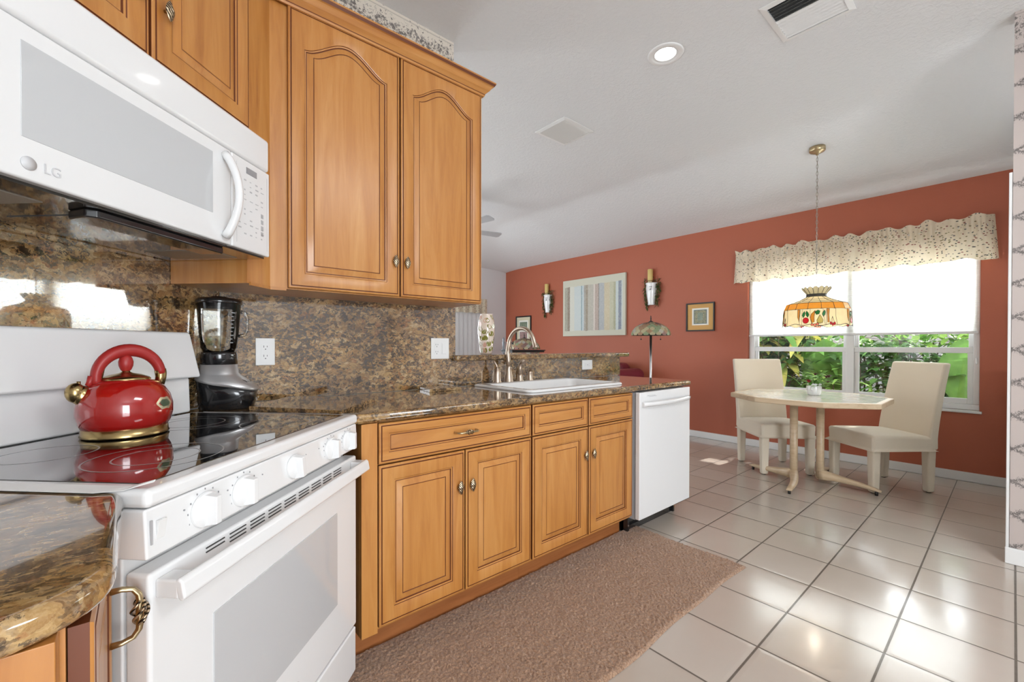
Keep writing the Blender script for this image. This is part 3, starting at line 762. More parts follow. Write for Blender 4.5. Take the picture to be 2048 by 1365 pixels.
# ================================================================== STOVE (diagonal in the corner)
t = thing('stove', 'white freestanding electric stove with black glass cooktop set diagonally in the corner', 'stove', (DO[0] - .0025, DO[1] - .0025, 0), DZ); t.scale = (1.038, 1, 1)
g = G(); g.box(-.377, .377, .048, .625, .03, .884); ob('body', g, 'white', t, bevel=.004)
for x in (-.33, .33):
    for y in (.10, .56): g = G(); g.cyl((x, y, 0), (x, y, .035), .018, 12); ob('foot', g, 'blackmat', t)
g = G(); g.box(-.382, .382, -.002, .60, .8865, .9185); o = ob('cooktop_rim', g, 'white', t, bevel=.011, seg=4)
g = G(); g.box(-.352, .352, .034, .578, .9150, .9200); gl = ob('glass_top', g, 'cooktop', t, bevel=.0015)
def ring(cx, cy, r, dash=False):
    g = G(); n = 72; z = .9203
    for w in (0,):
        A = [(cx + (r - .0016) * cos(2 * pi * i / n), cy + (r - .0016) * sin(2 * pi * i / n), z) for i in range(n)]
        B = [(cx + (r + .0016) * cos(2 * pi * i / n), cy + (r + .0016) * sin(2 * pi * i / n), z) for i in range(n)]
        g.loft([B, A], 0, False)
    return ob('burner_ring', g, 'ring', gl)
for c in ((-.185, .175, .115), (-.185, .175, .072), (.19, .165, .092), (-.19, .425, .080), (.175, .415, .118), (.175, .415, .078), (0.0, .44, .045)): ring(*c)
g = G(); g.add([(-.381, -.0, .803), (.381, -.0, .803), (.381, .06, .803), (-.381, .06, .803), (-.381, .004, .8855), (.381, .004, .8855), (.381, .06, .8855), (-.381, .06, .8855)],
               [(0, 3, 2, 1), (4, 5, 6, 7), (0, 1, 5, 4), (1, 2, 6, 5), (2, 3, 7, 6), (3, 0, 4, 7)])
cp = ob('control_panel', g, 'white', t, bevel=.004, seg=3)
def sknob(x, z, rot=0, dial=False):
    g = G(); r = .034 if not dial else .031
    g.lathe([(r * .96, 0), (r, .002), (r * .97, .007), (r * .55, .013), (0.001, .014)], 32)
    g.add([(-.010, -.030, .004), (.010, -.030, .004), (.010, .030, .004), (-.010, .030, .004), (-.0065, -.026, .030), (.0065, -.026, .030), (.0065, .026, .030), (-.0065, .026, .030)],
          [(0, 3, 2, 1), (4, 5, 6, 7), (0, 1, 5, 4), (1, 2, 6, 5), (2, 3, 7, 6), (3, 0, 4, 7)])
    g.xf(Matrix.Rotation(pi / 2, 4, 'X') @ Matrix.Rotation(rot, 4, 'Z'))
    return ob('knob', g, 'white', cp, (x, .003, z), bevel=.003, seg=3)
for x, r_, d in ((-.262, .0, 0), (-.160, .0, 0), (.020, .15, 1), (.205, .0, 0), (.312, 0.0, 0)): sknob(x, .842, r_, d)
g = G(); g.box(-.374, -.371, -.0012, .002, .826, .866); ob('switch_mark', g, 'lightgrey', cp)
g = G(); g.add([(-.0075, 0, -.016), (.0075, 0, -.016), (.0075, 0, .016), (-.0075, 0, .016), (-.0075, -.001, -.016), (.0075, -.001, -.016), (.0075, -.006, .016), (-.0075, -.006, .016)],
               [(0, 1, 2, 3), (4, 7, 6, 5), (0, 4, 5, 1), (1, 5, 6, 2), (2, 6, 7, 3), (3, 7, 4, 0)]); ob('rocker_switch', g, 'whitemat', cp, (-.355, .002, .846), bevel=.001)
g = G()
for x in (-.308, -.205, -.100, .075, .14, .165, .255, .275): g.cyl((x, .0028, .858), (x, .0012, .858), .0016, 10)
for x in (-.262, -.160, .205, .312):
    for k in range(11):
        a = radians(-140 + 28 * k); g.box(x + .039 * sin(a) - .0006, x + .039 * sin(a) + .0006, .0008, .0022, .842 + .039 * cos(a) - .0016, .842 + .039 * cos(a) + .0016)
ob('panel_print', g, 'midgrey', cp, kind='stuff')
g = G(); g.box(-.376, .376, .001, .046, .197, .778); od = ob('oven_door', g, 'white', t, bevel=.007, seg=3)
g = G(); g.box(-.245, .240, -.0015, .004, .345, .632); ob('oven_window', g, 'whiteglass', od, bevel=.001)
g = G()
for k in range(9):
    xa = -.262 + k * .0602; wd = .046 * (1 - .0 * k)
    for j in range(3 if k else 2):
        g.box(xa, xa + wd, -.0008, .0015, .7665 - j * .0078 - .0011, .7665 - j * .0078 + .0011)
ob('vent_slots', g, 'darkslot', od)
g = G()
pr = [(-.052, .735), (-.047, .762), (-.040, .768), (-.032, .764), (-.038, .735), (-.044, .728)]
L0 = [(-.366, y, z) for y, z in pr]; L1 = [(.366, y, z) for y, z in pr]
g.loft([L0, L1], 0, False, True, True, True)
for x in (-.366, .330): g.box(x, x + .036, -.040, .002, .733, .765)
ob('oven_handle', g, 'white', od, bevel=.004, seg=3)
g = G(); g.box(-.376, .376, .003, .046, .035, .188); ob('storage_drawer', g, 'white', t, bevel=.006, seg=3)
g = G(); g.torus((.03, 0.001, .262), .008, .0012, (0, 1, 0)); ob('round_emblem', g, 'lightgrey', od)
# backguard: lower riser and wide leaning head
g = G(); pr = [(.60, .919), (.640, .919), (.640, 1.06), (.615, 1.06), (.604, 1.034)]
g.loft([[(-.372, y, z) for y, z in pr], [(.372, y, z) for y, z in pr]], 0, False, True, True, True); bg = ob('backguard', g, 'white', t, bevel=.008, seg=3)
g = G(); pr = [(.582, 1.040), (.640, 1.046), (.650, 1.20), (.606, 1.20)]
L0 = [(-.398 if i < 2 else -.378, y, z) for i, (y, z) in enumerate(pr)]; L1 = [(-x, y, z) for x, y, z in L0]
g.loft([L0, L1], 0, False, True, True, True); ob('backguard_head', g, 'white', bg, bevel=.010, seg=4)
# gap covers at both sides of the cooktop
for sx, lab in ((1, 'thin metal strip covering the gap between stove and the long counter'), (-1, 'pale strip covering the gap between stove and foreground counter, tip lifted')):
    g = G(); L = []
    for i in range(15):
        a = i / 14; y = .0 + .56 * a; up = .012 * max(0, 1 - a / .10) ** 2 if sx < 0 else 0.002 * max(0, 1 - a / .06)
        x0 = sx * (.3825 + (.006 if sx > 0 else 0)); x1 = sx * (.400 if sx > 0 else .412)
        if sx < 0 and a < .14: x1 = sx * (.385 + .027 * a / .14)
        L.append([(x0, y, .9200 + up), (x1, y, .9172 + up), (x1, y, .9164 + up), (x0, y, .9190 + up)])
    g.loft(L, 0, False, True, True, True)
    o = ob('gap_cover', g, 'steel' if sx > 0 else 'whitemat', None, (DO[0], DO[1], 0), (0, 0, DZ)); o['label'] = lab; o['category'] = 'trim strip'

# ================================================================== MICROWAVE
zb_ = 1.456
t = thing('microwave', 'white over-the-range microwave hanging above the stove', 'microwave', (DO[0], DO[1], zb_), DZ)
g = G(); g.box(-.378, .378, .322, .678, .004, .402); ob('body', g, 'white', t, bevel=.004)
yf = .306
g = G(); g.box(-.379, .379, yf - .001, .335, .292, .402); vg = ob('vent_grille', g, 'white', t, bevel=.012, seg=4)
g = G(); g.box(-.379, .196, yf, .335, .003, .2895); md = ob('door', g, 'white', t, bevel=.005, seg=3)
g = G(); g.box(-.333, .122, yf - .0012, yf + .002, .080, .255); ob('door_window', g, 'whiteglass', md, bevel=.0008)
g = G(); hp = []
for i in range(21):
    a = i / 20; hp.append((.166 + .0 * a, yf - .004 - .044 * sin(pi * a) ** .8, .022 + .245 * a))
g.tube(hp, [.0125 - .002 * sin(pi * i / 20) for i in range(21)], 12, flat=1.0); ob('door_handle', g, 'white', md)
h = text_geo('LG', .026, .0008); g = G(); merge(g, h, 0, Matrix.Translation((-.283, yf - .001, .034)) @ UP_TXT)
g.lathe([(.0001, -.001), (.0125, -.001), (.0125, .001), (.0001, .001)], 24); k0 = len(g.v) - 24 * 4
for i in range(k0, len(g.v)): x, y, z = g.v[i]; g.v[i] = (x - .322, yf - .001 + z, .034 + y)
ob('logo', g, simple('silver_logo_print', (.62, .62, .63, 1), .3), md)
g = G(); g.box(.199, .379, yf, .335, .003, .2895); mc = ob('control_panel', g, 'white', t, bevel=.005, seg=3)
g = G(); g.box(.262, .312, yf - .0008, yf + .001, .248, .268); ob('display', g, 'midgrey', mc)
g = G(); random.seed(3)
for r_ in range(12):
    for c_ in range(5):
        if random.random() < .42: continue
        x = .225 + c_ * .027; z = .225 - r_ * .0155
        w_ = random.choice((.006, .010, .014)); hh = random.choice((.0012, .0022))
        g.box(x, x + w_, yf - .0006, yf + .0008, z - hh, z + hh)
for k in range(4): g.box(.333, .345, yf - .0006, yf + .0008, .125 - .020 * k, .139 - .020 * k)
g.box(.2185, .219, yf - .0005, yf + .0005, .02, .27); g.box(.364, .3646, yf - .0005, yf + .0005, .02, .27)
ob('key_print', g, 'lightgrey', mc, kind='stuff')
g = G(); g.box(-.376, .376, .325, .672, -.003, .0045); hb = ob('hood_underside', g, 'dark_plastic_mirror', t)
for x0, x1 in ((-.345, -.225), (.225, .345)):
    g = G(); g.box(x0, x1, .40, .62, -.0045, -.0025); ob('grease_filter', g, 'mesh', hb)
g = G(); q = [(-.17, .335), (.20, .335), (.21, .352), (.20, .41), (-.17, .41), (-.185, .352)]
g.prism(q, -.022, -.003, 0); ob('light_cover', g, 'black', hb, bevel=.004)
g = G(); g.box(-.14, .17, .44, .60, -.005, -.0028); ob('cooktop_light', g, 'dark_plastic_mirror', hb, bevel=.001)

# ================================================================== KETTLE
KX, KY = -.030, 1.525
t = thing('kettle', 'red whistling tea kettle with antique gold trim on the black cooktop', 'kettle', (KX, KY, .9206), radians(197)); t.scale = (.80, .80, 1)
bodyp = [(.1075, .020), (.116, .034), (.1225, .055), (.1225, .078), (.115, .103), (.101, .123), (.082, .137), (.066, .143), (.063, .1445)]
g = G(); g.lathe(bodyp, 56, cap0=True, cap1=True); kb = ob('body', g, 'red', t)
g = G(); g.lathe([(.104, 0), (.110, .001), (.1125, .004), (.110, .008), (.1085, .022)], 56); ob('base_band', g, 'gold', t)
g = G(); g.lathe([(.0635, .1435), (.064, .146), (.060, .150), (.040, .157), (.018, .161), (.011, .164), (.010, .168)], 40); lid = ob('lid', g, 'gold', t)
g = G(); g.lathe([(.010, .166), (.014, .170), (.0185, .180), (.0195, .190), (.016, .201), (.009, .209), (.001, .212)], 24); ob('lid_knob', g, 'redmat', lid)
g = G(); d = Vector((.80, 0, .46)).normalized(); p0 = Vector((.070, 0, .088)); 
def P(a): return p0 + d * a
g.tube([P(0), P(.022), P(.024), P(.028), P(.046), P(.058)], [.034, .030, .0315, .029, .0245, .023], 24); sp = ob('spout', g, 'gold', t)
g = G(); g.sphere(P(.058), .0245, 20); g.tube([P(.05) + Vector((0, 0, .012)), P(.054) + Vector((-.004, 0, .030))], .005, 8); ob('whistle_cap', g, 'gold', sp)
arc = []; rr = []
for i in range(25):
    a = i / 24; th = radians(205 - 228 * a) if False else radians(-12 + 204 * a)
    arc.append((-.010 - .084 * cos(th) * 1.0, 0, .150 + .071 * sin(th))); rr.append(.0165 + .004 * sin(pi * a))
g = G(); g.tube(arc[2:], rr[2:], 16, flat=.8); hd_ = ob('handle', g, 'redmat', t)
g = G(); g.tube([(arc[1][0] + .006, 0, .118), arc[1], arc[2], arc[3]], [.013, .0155, .0165, .0165], 16); ob('handle_ferrule', g, 'gold', t)
g = G(); ib = [(.086, 0, .103), (.078, 0, .118), (.066, 0, .145), (.060, 0, .172), (.052, 0, .198), (.034, 0, .218)]
g.tube(ib, [.010, .0085, .0075, .0075, .0075, .007], 12); ob('handle_bracket', g, 'gold', t)
g = G(); g.tube([(.030, 0, .214), (.014, 0, .208), (.006, 0, .205)], [.008, .008, .006], 10); ob('trigger', g, 'redmat', t); g = G(); g.tube([(.083, 0, .155), (.088, 0, .140), (.094, 0, .132)], [.010, .009, .006], 10); ob('spout_lever', g, 'redmat', t)
def curved_badge(rz):
    # small oval badge wrapped on the body, angle measured in kettle frame
    g = G()
    for mat, sc, off in ((0, 1.0, .0008), (1, .62, .0013)):
        A = []; nn = 28
        cen = None
        for i in range(nn):
            th = 2 * pi * i / nn; u = .030 * sc * cos(th) * (1 + .12 * cos(4 * th)); v = .017 * sc * sin(th) * (1 - .15 * cos(4 * th))
            z = .082 + v
            # radius of the body at z
            for (r0, z0_), (r1, z1_) in zip(bodyp, bodyp[1:]):
                if z0_ <= z <= z1_: rad = r0 + (r1 - r0) * (z - z0_) / (z1_ - z0_); break
            an = rz + u / .12; A.append(((rad + off) * cos(an), (rad + off) * sin(an), z))
        g.add(A + [((.1215 + off) * cos(rz), (.1215 + off) * sin(rz), .082)], [(i, (i + 1) % nn, nn) for i in range(nn)], mat, True)
    return g
ob('badge', curved_badge(radians(127)), ['badge', 'badgedark'], kb)

# ================================================================== BLENDER
t = thing('blender', 'black and silver countertop blender with clear glass jar in the corner behind the stove', 'blender', (.225, 1.965, .9145), radians(-22)); t.scale = (.86, .86, 1)
g = G()
def se(cx, a, b, z, n=40, p=2.6, dz=0): return [(cx + a * abs(cos(2 * pi * i / n)) ** (2 / p) * (1 if cos(2 * pi * i / n) >= 0 else -1), b * abs(sin(2 * pi * i / n)) ** (2 / p) * (1 if sin(2 * pi * i / n) >= 0 else -1), z + dz * (cos(2 * pi * i / n))) for i in range(n)]
g.loft([se(.03, .100, .076, 0), se(.03, .104, .080, .006), se(.032, .112, .086, .060, dz=-.012), se(.032, .116, .088, .092, dz=-.024)], 0, True, True, True, True); bb = ob('base', g, 'black', t)
g = G(); g.loft([se(.032, .118, .090, .090, dz=-.024), se(.032, .119, .091, .099, dz=-.024), se(.026, .105, .084, .112, dz=-.018), se(.004, .076, .076, .128, dz=-.003), se(0, .071, .071, .134), se(0, .068, .068, .168)], 0, True, True, True, True); ob('silver_collar', g, 'silver', t)
g = G()
for k in range(5):
    a = -.036 + k * .018; g.box(.088 - abs(a) * .15, .122 - abs(a) * .15, a - .007, a + .007, .092, .106)
for i, v in enumerate(g.v): g.v[i] = (v[0], v[1], v[2] - (v[0] - .105) * .45 + .002)
ob('button', g, 'black', t, bevel=.002)
g = G(); g.lathe([(.066, .168), (.070, .170), (.069, .205), (.067, .214), (.060, .216)], 40); ob('jar_collar', g, 'black', t)
g = G(); n = 40
def jl(r, z, k=0): return [(r * (1 + k * cos(8 * pi * i / n)) * cos(2 * pi * i / n), r * (1 + k * cos(8 * pi * i / n)) * sin(2 * pi * i / n), z) for i in range(n)]
g.loft([jl(.052, .214), jl(.060, .218), jl(.066, .230, .02), jl(.072, .28, .025), jl(.077, .34, .025), jl(.081, .385, .01), jl(.0825, .398)], 0, True, True, True, False)
g.tube([(.070, .02, .275), (.092, .03, .280), (.101, .034, .30), (.102, .035, .345), (.094, .032, .367), (.078, .026, .370)], .006, 10)
jar = ob('glass_jar', g, 'jar', t)
g = G()
for k in range(9):
    z = .25 + .014 * k; r = .080 - (.385 - z) * .09; an = radians(-38)
    for q in range(4 if k % 2 else 6): a2 = an + q * .035; g.box(r * cos(a2) - .0008, r * cos(a2) + .0008, r * sin(a2) - .0012, r * sin(a2) + .0012, z - .0012, z + .0012)
ob('measure_marks', g, 'lightgrey', jar)
g = G(); g.lathe([(.074, .374), (.0785, .378), (.0785, .396), (.087, .397), (.088, .402), (.087, .410), (.080, .416), (.03, .417), (.03, .424), (.001, .425)], 40); ob('lid', g, 'black', t)
h = text_geo('O S T E R', .012, .0004) if False else None
g = G()
for k, (a, b) in enumerate(((-.03, .028), (-.034, .010), (-.018, .022), (.006, .030))): g.box(.1485, .1495, a, a + .014, .030 + .006 * (k % 2), .034 + .006 * (k % 2))
ob('front_print', g, 'lightgrey', t)

# ================================================================== DISHWASHER
t = thing('dishwasher', 'white built-in dishwasher at the right end of the counter run', 'dishwasher', (2.566, 1.455, 0))
g = G(); g.box(-.302, .302, .034, .60, .10, .872); ob('tub', g, 'lightgrey', t)
g = G(); g.box(-.306, .306, 0, .032, .104, .873); dd = ob('door', g, 'white', t, bevel=.005, seg=3)
g = G(); L = []
for i in range(17):
    a = i / 16; x = -.285 + .57 * a; y = -.006 - .030 * sin(pi * a) ** .6; z = .802
    L.append([(x, y - .010, z - .008), (x, y - .012, z + .004), (x, y - .004, z + .014), (x, y + .008, z + .012), (x, y + .008, z - .014), (x, y, z - .016)])
g.loft(L, 0, True, True, True, True); ob('door_handle', g, 'white', dd)
g = G(); g.box(-.225, -.135, -.001, .001, .848, .850); g.box(-.205, -.120, -.001, .001, .842, .8435); ob('logo_print', g, 'midgrey', dd)
g = G(); g.box(-.302, .302, .115, .13, .0, .10); g.box(-.302, -.285, .085, .13, 0, .10); g.box(.24, .257, .085, .13, 0, .10); g.box(-.285, .24, .10, .115, 0.0, .035); ob('toe_panel', g, 'black', t)
for x in (-.293, .248): g = G(); g.cyl((x, .084, .045), (x, .088, .045), .006, 10); ob('screw', g, 'chrome', t)
g = G(); g.box(2.872, 2.892, 1.575, 2.118, 0, .876); ob('end_panel', g, 'wood', label='narrow maple end panel behind the right side of the dishwasher', category='cabinet panel')

# ================================================================== SINK AND TAP
t = thing('sink', 'white drop-in kitchen sink set into the granite counter', 'sink', (1.895, 1.85, .914))
g = G()
def rr_(x0, x1, y0, y1, r, z, n=6):
    out = []
    for cx, cy, a0 in ((x1 - r, y0 + r, -pi / 2), (x1 - r, y1 - r, 0), (x0 + r, y1 - r, pi / 2), (x0 + r, y0 + r, pi)):
        out += [(cx + r * cos(a0 + pi / 2 * k / n), cy + r * sin(a0 + pi / 2 * k / n), z) for k in range(n + 1)]
    return out
X0, X1, Y0, Y1 = -.405, .405, -.262, .255
g.loft([rr_(X0, X1, Y0, Y1, .05, .0008), rr_(X0 - .002, X1 + .002, Y0 - .002, Y1 + .002, .052, .006), rr_(X0 + .004, X1 - .004, Y0 + .004, Y1 - .004, .048, .0125), rr_(X0 + .018, X1 - .018, Y0 + .018, Y1 - .018, .04, .0145),
        rr_(X0 + .036, X1 - .036, Y0 + .032, Y1 - .100, .05, .0145), rr_(X0 + .042, X1 - .042, Y0 + .038, Y1 - .106, .05, .010), rr_(X0 + .050, X1 - .050, Y0 + .046, Y1 - .125, .06, -.10), rr_(X0 + .075, X1 - .075, Y0 + .07, Y1 - .15, .06, -.165)], 0, True, True, False, True)
ob('basin', g, 'porcelain', t)
g = G(); g.torus((0, -.04, -.164), .04, .004); g.lathe([(.001, -.166), (.036, -.166), (.036, -.164), (.001, -.164)], 20, (0, -.04, 0)); ob('drain', g, 'nickel', t)
ZS = .9286
t = thing('faucet', 'brushed bronze gooseneck faucet with high curved spout at the back of the sink', 'faucet', (1.742, 2.058, ZS))
g = G(); g.lathe([(.030, 0), (.031, .004), (.027, .010), (.0265, .030), (.0215, .055), (.0175, .078), (.0185, .084), (.0185, .089), (.0155, .094), (.0145, .10)], 28); ob('base', g, 'nickel', t)
pts = []; rs = []
for p in [(0, 0, .095), (0, 0.002, .14), (0, .008, .165), (0, .010, .185), (0, .006, .205), (0, 0, .225)]: pts.append(p); rs.append(.0132)
cy, cz, Rr = -.098, .230, .098
for i in range(1, 22):
    a = i / 21 * radians(172); pts.append((0.012 * a, cy + Rr * cos(a), cz + Rr * sin(a) * 1.05)); rs.append(.0130 - .0008 * i / 21)
lp = pts[-1]
pts += [(lp[0] + .001, lp[1] - .006, lp[2] - .016), (lp[0] + .001, lp[1] - .008, lp[2] - .022), (lp[0] + .001, lp[1] - .010, lp[2] - .030)]; rs += [.0135, .0165, .0172]
g = G(); g.tube(pts, rs, 18); ob('spout', g, 'nickel', t)
g = G(); g.lathe([(.026, 0), (.0275, .004), (.024, .010), (.0235, .045), (.0225, .062), (.0165, .076), (.010, .088), (.008, .094)], 28); fh = ob('handle', g, 'nickel', t, (-.090, .002, 0))
g = G(); g.tube([(0, 0, .090), (-.002, .004, .105), (-.006, .010, .116), (-.010, .016, .126), (-.011, .018, .131)], [.0085, .007, .0065, .0075, .004], 12); ob('lever', g, 'nickel', fh)
t = thing('side_sprayer', 'bronze side sprayer standing right of the gooseneck spout', 'sprayer', (1.838, 2.058, ZS))
g = G(); g.lathe([(.022, 0), (.0235, .004), (.019, .010), (.0175, .030), (.0155, .045)], 24); ob('base', g, 'nickel', t)
g = G(); g.tube([(0, 0, .04), (0, 0, .085), (0, -.002, .105), (0, -.012, .120), (0, -.028, .125), (0, -.040, .118)], [.0145, .0125, .0125, .013, .0155, .0165], 16); ob('spray_head', g, 'nickel', t)
t = thing('soap_dispenser', 'small bronze soap dispenser, rightmost piece behind the sink', 'soap dispenser', (1.925, 2.058, ZS))
g = G(); g.lathe([(.020, 0), (.021, .003), (.017, .008), (.0165, .045), (.018, .050), (.018, .056), (.012, .060)], 24); ob('base', g, 'nickel', t)
g = G(); g.tube([(0, 0, .056), (0, 0, .070), (0, -.012, .073), (0, -.032, .070)], [.008, .008, .0065, .005], 12); ob('pump', g, 'nickel', t)

# ---- granite boards lying on the counter
def board(name, pts, z1, lab):
    g = G(); g.prism(pts, .9142, z1); o = ob(name, g, 'granite_board', bevel=.0015); o['label'] = lab; o['category'] = 'cutting board'
board('granite_board', [(.300, 1.830), (.520, 1.502), (.772, 1.795), (.500, 2.085)], .931, 'square granite board lying on the counter right beside the blender and stove')
board('granite_board', [(1.118, 1.945), (1.322, 1.955), (1.330, 2.105), (1.150, 2.105)], .930, 'small granite board lying between the double outlet and the sink')

# ---- wall plates
def plate(name, lab, x, z, w_, h_, cat='outlet', y=2.1195):
    t = thing(name, lab, cat, (x, y, z)); g = G(); g.box(-w_ / 2, w_ / 2, -.006, 0, -h_ / 2, h_ / 2); ob('plate', g, 'whitemat', t, bevel=.002); return t
def sockets(t, cx, dz=.020):
    g = G(); g.box(cx - .0168, cx + .0168, -.0075, -.005, -.033, .033); 
    for z in (-dz, dz):
        g.box(cx - .0075, cx - .0055, -.0079, -.0070, z - .002, z + .007, 1); g.box(cx + .0055, cx + .0075, -.0079, -.0070, z - .001, z + .006, 1); g.cyl((cx, -.0070, z - .009), (cx, -.0079, z - .009), .0024, 10, 1)
    ob('receptacle', g, ['whitemat', 'darkslot'], t)
t = plate('wall_outlet', 'white double wall outlet on the granite backsplash right of the blender', .409, 1.127, .074, .117); sockets(t, 0)
t = plate('outlet_switch_plate', 'white two-gang plate with outlet and dimmer at the right end of the tall backsplash', 1.283, 1.138, .116, .117, 'outlet'); sockets(t, -.023)
g = G(); g.box(.008, .040, -.0075, -.005, -.033, .033); g.box(.012, .036, -.0105, -.007, -.030, .026); ob('dimmer', g, 'whitemat', t, bevel=.001)
t = plate('wall_outlet', 'white sideways wall outlet on the low backsplash below the raised bar', 2.575, 1.010, .117, .072)
g = G(); g.box(-.033, .033, -.0075, -.005, -.0168, .0168); ob('receptacle', g, 'whitemat', t, bevel=.0006)
g = G(); g.box(-.004, .004, -.0082, -.007, -.004, .004)
for x in (-.02, .02): g.box(x - .004, x + .004, -.0079, -.007, .005, .007); g.box(x - .004, x + .004, -.0079, -.007, -.007, -.005)
ob('socket_holes', g, 'lightgrey', t)

# ================================================================== RUG
g = G(); nx, ny = 500, 190; random.seed(11)
RX0, RX1, RY0, RY1 = .47, 2.385, .905, 1.580
from mathutils import noise as mnoise
loops = []
for j in range(ny + 1):
    row = []
    for i in range(nx + 1):
        u, v = i / nx, j / ny
        wob = .006 * sin(u * 9 + 1) + .004 * sin(u * 23)
        x = RX0 + (RX1 - RX0) * u + .006 * sin(v * 9); y = RY0 + wob * (1 - v) + (RY1 - RY0) * v
        e = min(1, min(u, 1 - u) * nx / 4, min(v, 1 - v) * ny / 3)
        h = .012 * e ** .5 * (1 + .45 * mnoise.noise((x * 95, y * 95, 0)) + .35 * mnoise.noise((x * 210, y * 210, 3)) + .25 * mnoise.noise((x * 22, y * 22, 7)))
        row.append((x, y, max(.001, h)))
    loops.append(row)
g.loft(loops, 0, True, False)
ob('kitchen_rug', g, 'rug', label='taupe brown plush runner rug on the tiles in front of the cabinets', category='rug')

# ================================================================== DINING TABLE
TX, TY = 4.25, 1.13
t = thing('dining_table', 'pale octagonal dining table on two posts in front of the window', 'table', (TX, TY, 0))
oc = [(-.49, -.23), (-.25, -.52), (.25, -.52), (.49, -.23), (.49, .23), (.25, .52), (-.25, .52), (-.49, .23)]
g = G(); g.prism(oc, .700, .741); tt = ob('tabletop', g, 'tablewood', t, bevel=.008, seg=3)
g = G(); g.prism([(x * .93, y * .93) for x, y in oc], .7405, .7418); ob('top_inlay', g, 'tabletop', tt)
g = G(); g.box(-.30, .30, -.03, .03, .675, .700); g.box(-.03, .03, -.30, .30, .675, .700); ob('under_brace', g, 'tablewood', t)
p1, p2 = (-.075, .075), (.075, -.075)
for q in (p1, p2): g = G(); g.tube([(q[0], q[1], .055), (q[0], q[1], .30), (q[0], q[1], .676)], .029, 20); ob('post', g, 'tablewood', t)
for q, e in ((p1, (-.44, .0)), (p1, (.10, .48)), (p2, (.05, -.475)), (p2, (.50, -.03))):
    a = Vector((q[0], q[1], 0)); b = Vector((e[0], e[1], 0)); d = (b - a).normalized(); s_ = Vector((-d.y, d.x, 0)); loops = []
    n = 12
    for i in range(n + 1):
        u = i / n; c = a + (b - a) * u + s_ * (.018 * sin(pi * u))
        w_ = .034 * (1 - .42 * u); zt_ = .125 - .075 * u ** .8; zb2 = .030 + .014 * sin(pi * u) * (1 - u)
        if i == n: zt_ -= .008
        L = []
        for k in range(12):
            th = 2 * pi * k / 12; cx_, sx_ = cos(th), sin(th)
            L.append(tuple(c + s_ * (w_ * abs(cx_) ** .7 * (1 if cx_ > 0 else -1)) + Vector((0, 0, (zt_ + zb2) / 2 + (zt_ - zb2) / 2 * abs(sx_) ** .7 * (1 if sx_ > 0 else -1)))))
        loops.append(L)
    g = G(); g.loft(loops, 0, True, True, True, True); ft = ob('foot', g, 'tablewood', t)
    g = G(); c = a + (b - a) * .93; g.cyl((c.x, c.y, 0), (c.x, c.y, .034), .011, 12); ob('glide', g, 'blackmat', ft)
# ---- parson chairs
def chair(label, loc, rz):
    t = thing('dining_chair', label, 'chair', (loc[0], loc[1], 0), rz, 'cream chairs at the octagonal table')
    g = G(); n = 10; loops = []
    for i in range(n + 1):     # domed seat cushion with skirt
        pass
    NX, NY = 14, 14; V = {}
    def topz(u, v): return .455 + .022 * (1 - (2 * u - 1) ** 2) * (1 - (2 * v - 1) ** 2) ** 1 - .012 * v
    X0, X1, Y0, Y1 = -.232, .232, -.262, .225
    g = G(); o = 0
    for j in range(NY + 1):
        for i in range(NX + 1): g.v.append((X0 + (X1 - X0) * i / NX, Y0 + (Y1 - Y0) * j / NY, topz(i / NX, j / NY)))
    for j in range(NY):
        for i in range(NX): a = j * (NX + 1) + i; g.f.append((a, a + 1, a + NX + 2, a + NX + 1)); g.m.append(0); g.s.append(True)
    rim = [(i, 0) for i in range(NX)] + [(NX, j) for j in range(NY)] + [(NX - i, NY) for i in range(NX)] + [(0, NY - j) for j in range(NY)]
    base = len(g.v)
    for (i, j) in rim: g.v.append((X0 + (X1 - X0) * i / NX, Y0 + (Y1 - Y0) * j / NY, .335))
    m_ = len(rim)
    for k in range(m_):
        a = rim[k][1] * (NX + 1) + rim[k][0]; b = rim[(k + 1) % m_][1] * (NX + 1) + rim[(k + 1) % m_][0]
        g.f.append((a, base + k, base + (k + 1) % m_, b)); g.m.append(0); g.s.append(False)
    g.f.append(tuple(base + k for k in range(m_))); g.m.append(0); g.s.append(False)
    ob('seat', g, 'cream', t, bevel=.022, seg=4, ang=50)
    g = G(); loops = []       # reclined back, slightly curved, straight sides
    for i in range(17):
        u = i / 16; z = .34 + (1.022 - .34) * u
        yb_ = .232 + .115 * max(0, (z - .42) / .60) ** 1.25; th = .078 - .022 * u
        hw = .232 - .004 * u
        L = []
        for k in range(9):
            a = k / 8; L.append((-hw + 2 * hw * a, yb_ - th / 2 + .010 * sin(pi * a) * (1 if u > .15 else 0), z))
        for k in range(9):
            a = 1 - k / 8; L.append((-hw + 2 * hw * a, yb_ + th / 2, z))
        loops.append(L)
    g.loft(loops, 0, True, True, True, True); ob('backrest', g, 'cream', t, bevel=.016, seg=4, ang=50)
    for x, y, ty in ((-.197, -.226, 0), (.197, -.226, 0), (-.197, .222, .0), (.197, .222, .0)):
        g = G(); w0, w1 = .034, .028
        g.add([(x - w1, y - w1 + ty, .004), (x + w1, y - w1 + ty, .004), (x + w1, y + w1 + ty, .004), (x - w1, y + w1 + ty, .004), (x - w0, y - w0, .345), (x + w0, y - w0, .345), (x + w0, y + w0, .345), (x - w0, y + w0, .345)],
              [(0, 3, 2, 1), (4, 5, 6, 7), (0, 1, 5, 4), (1, 2, 6, 5), (2, 3, 7, 6), (3, 0, 4, 7)])
        lg = ob('leg', g, 'cream', t, bevel=.014, seg=3, ang=50)
        g = G(); g.cyl((x, y + ty, 0), (x, y + ty, .0055), .016, 12); ob('leg_cap', g, 'blackmat', lg)
    return t
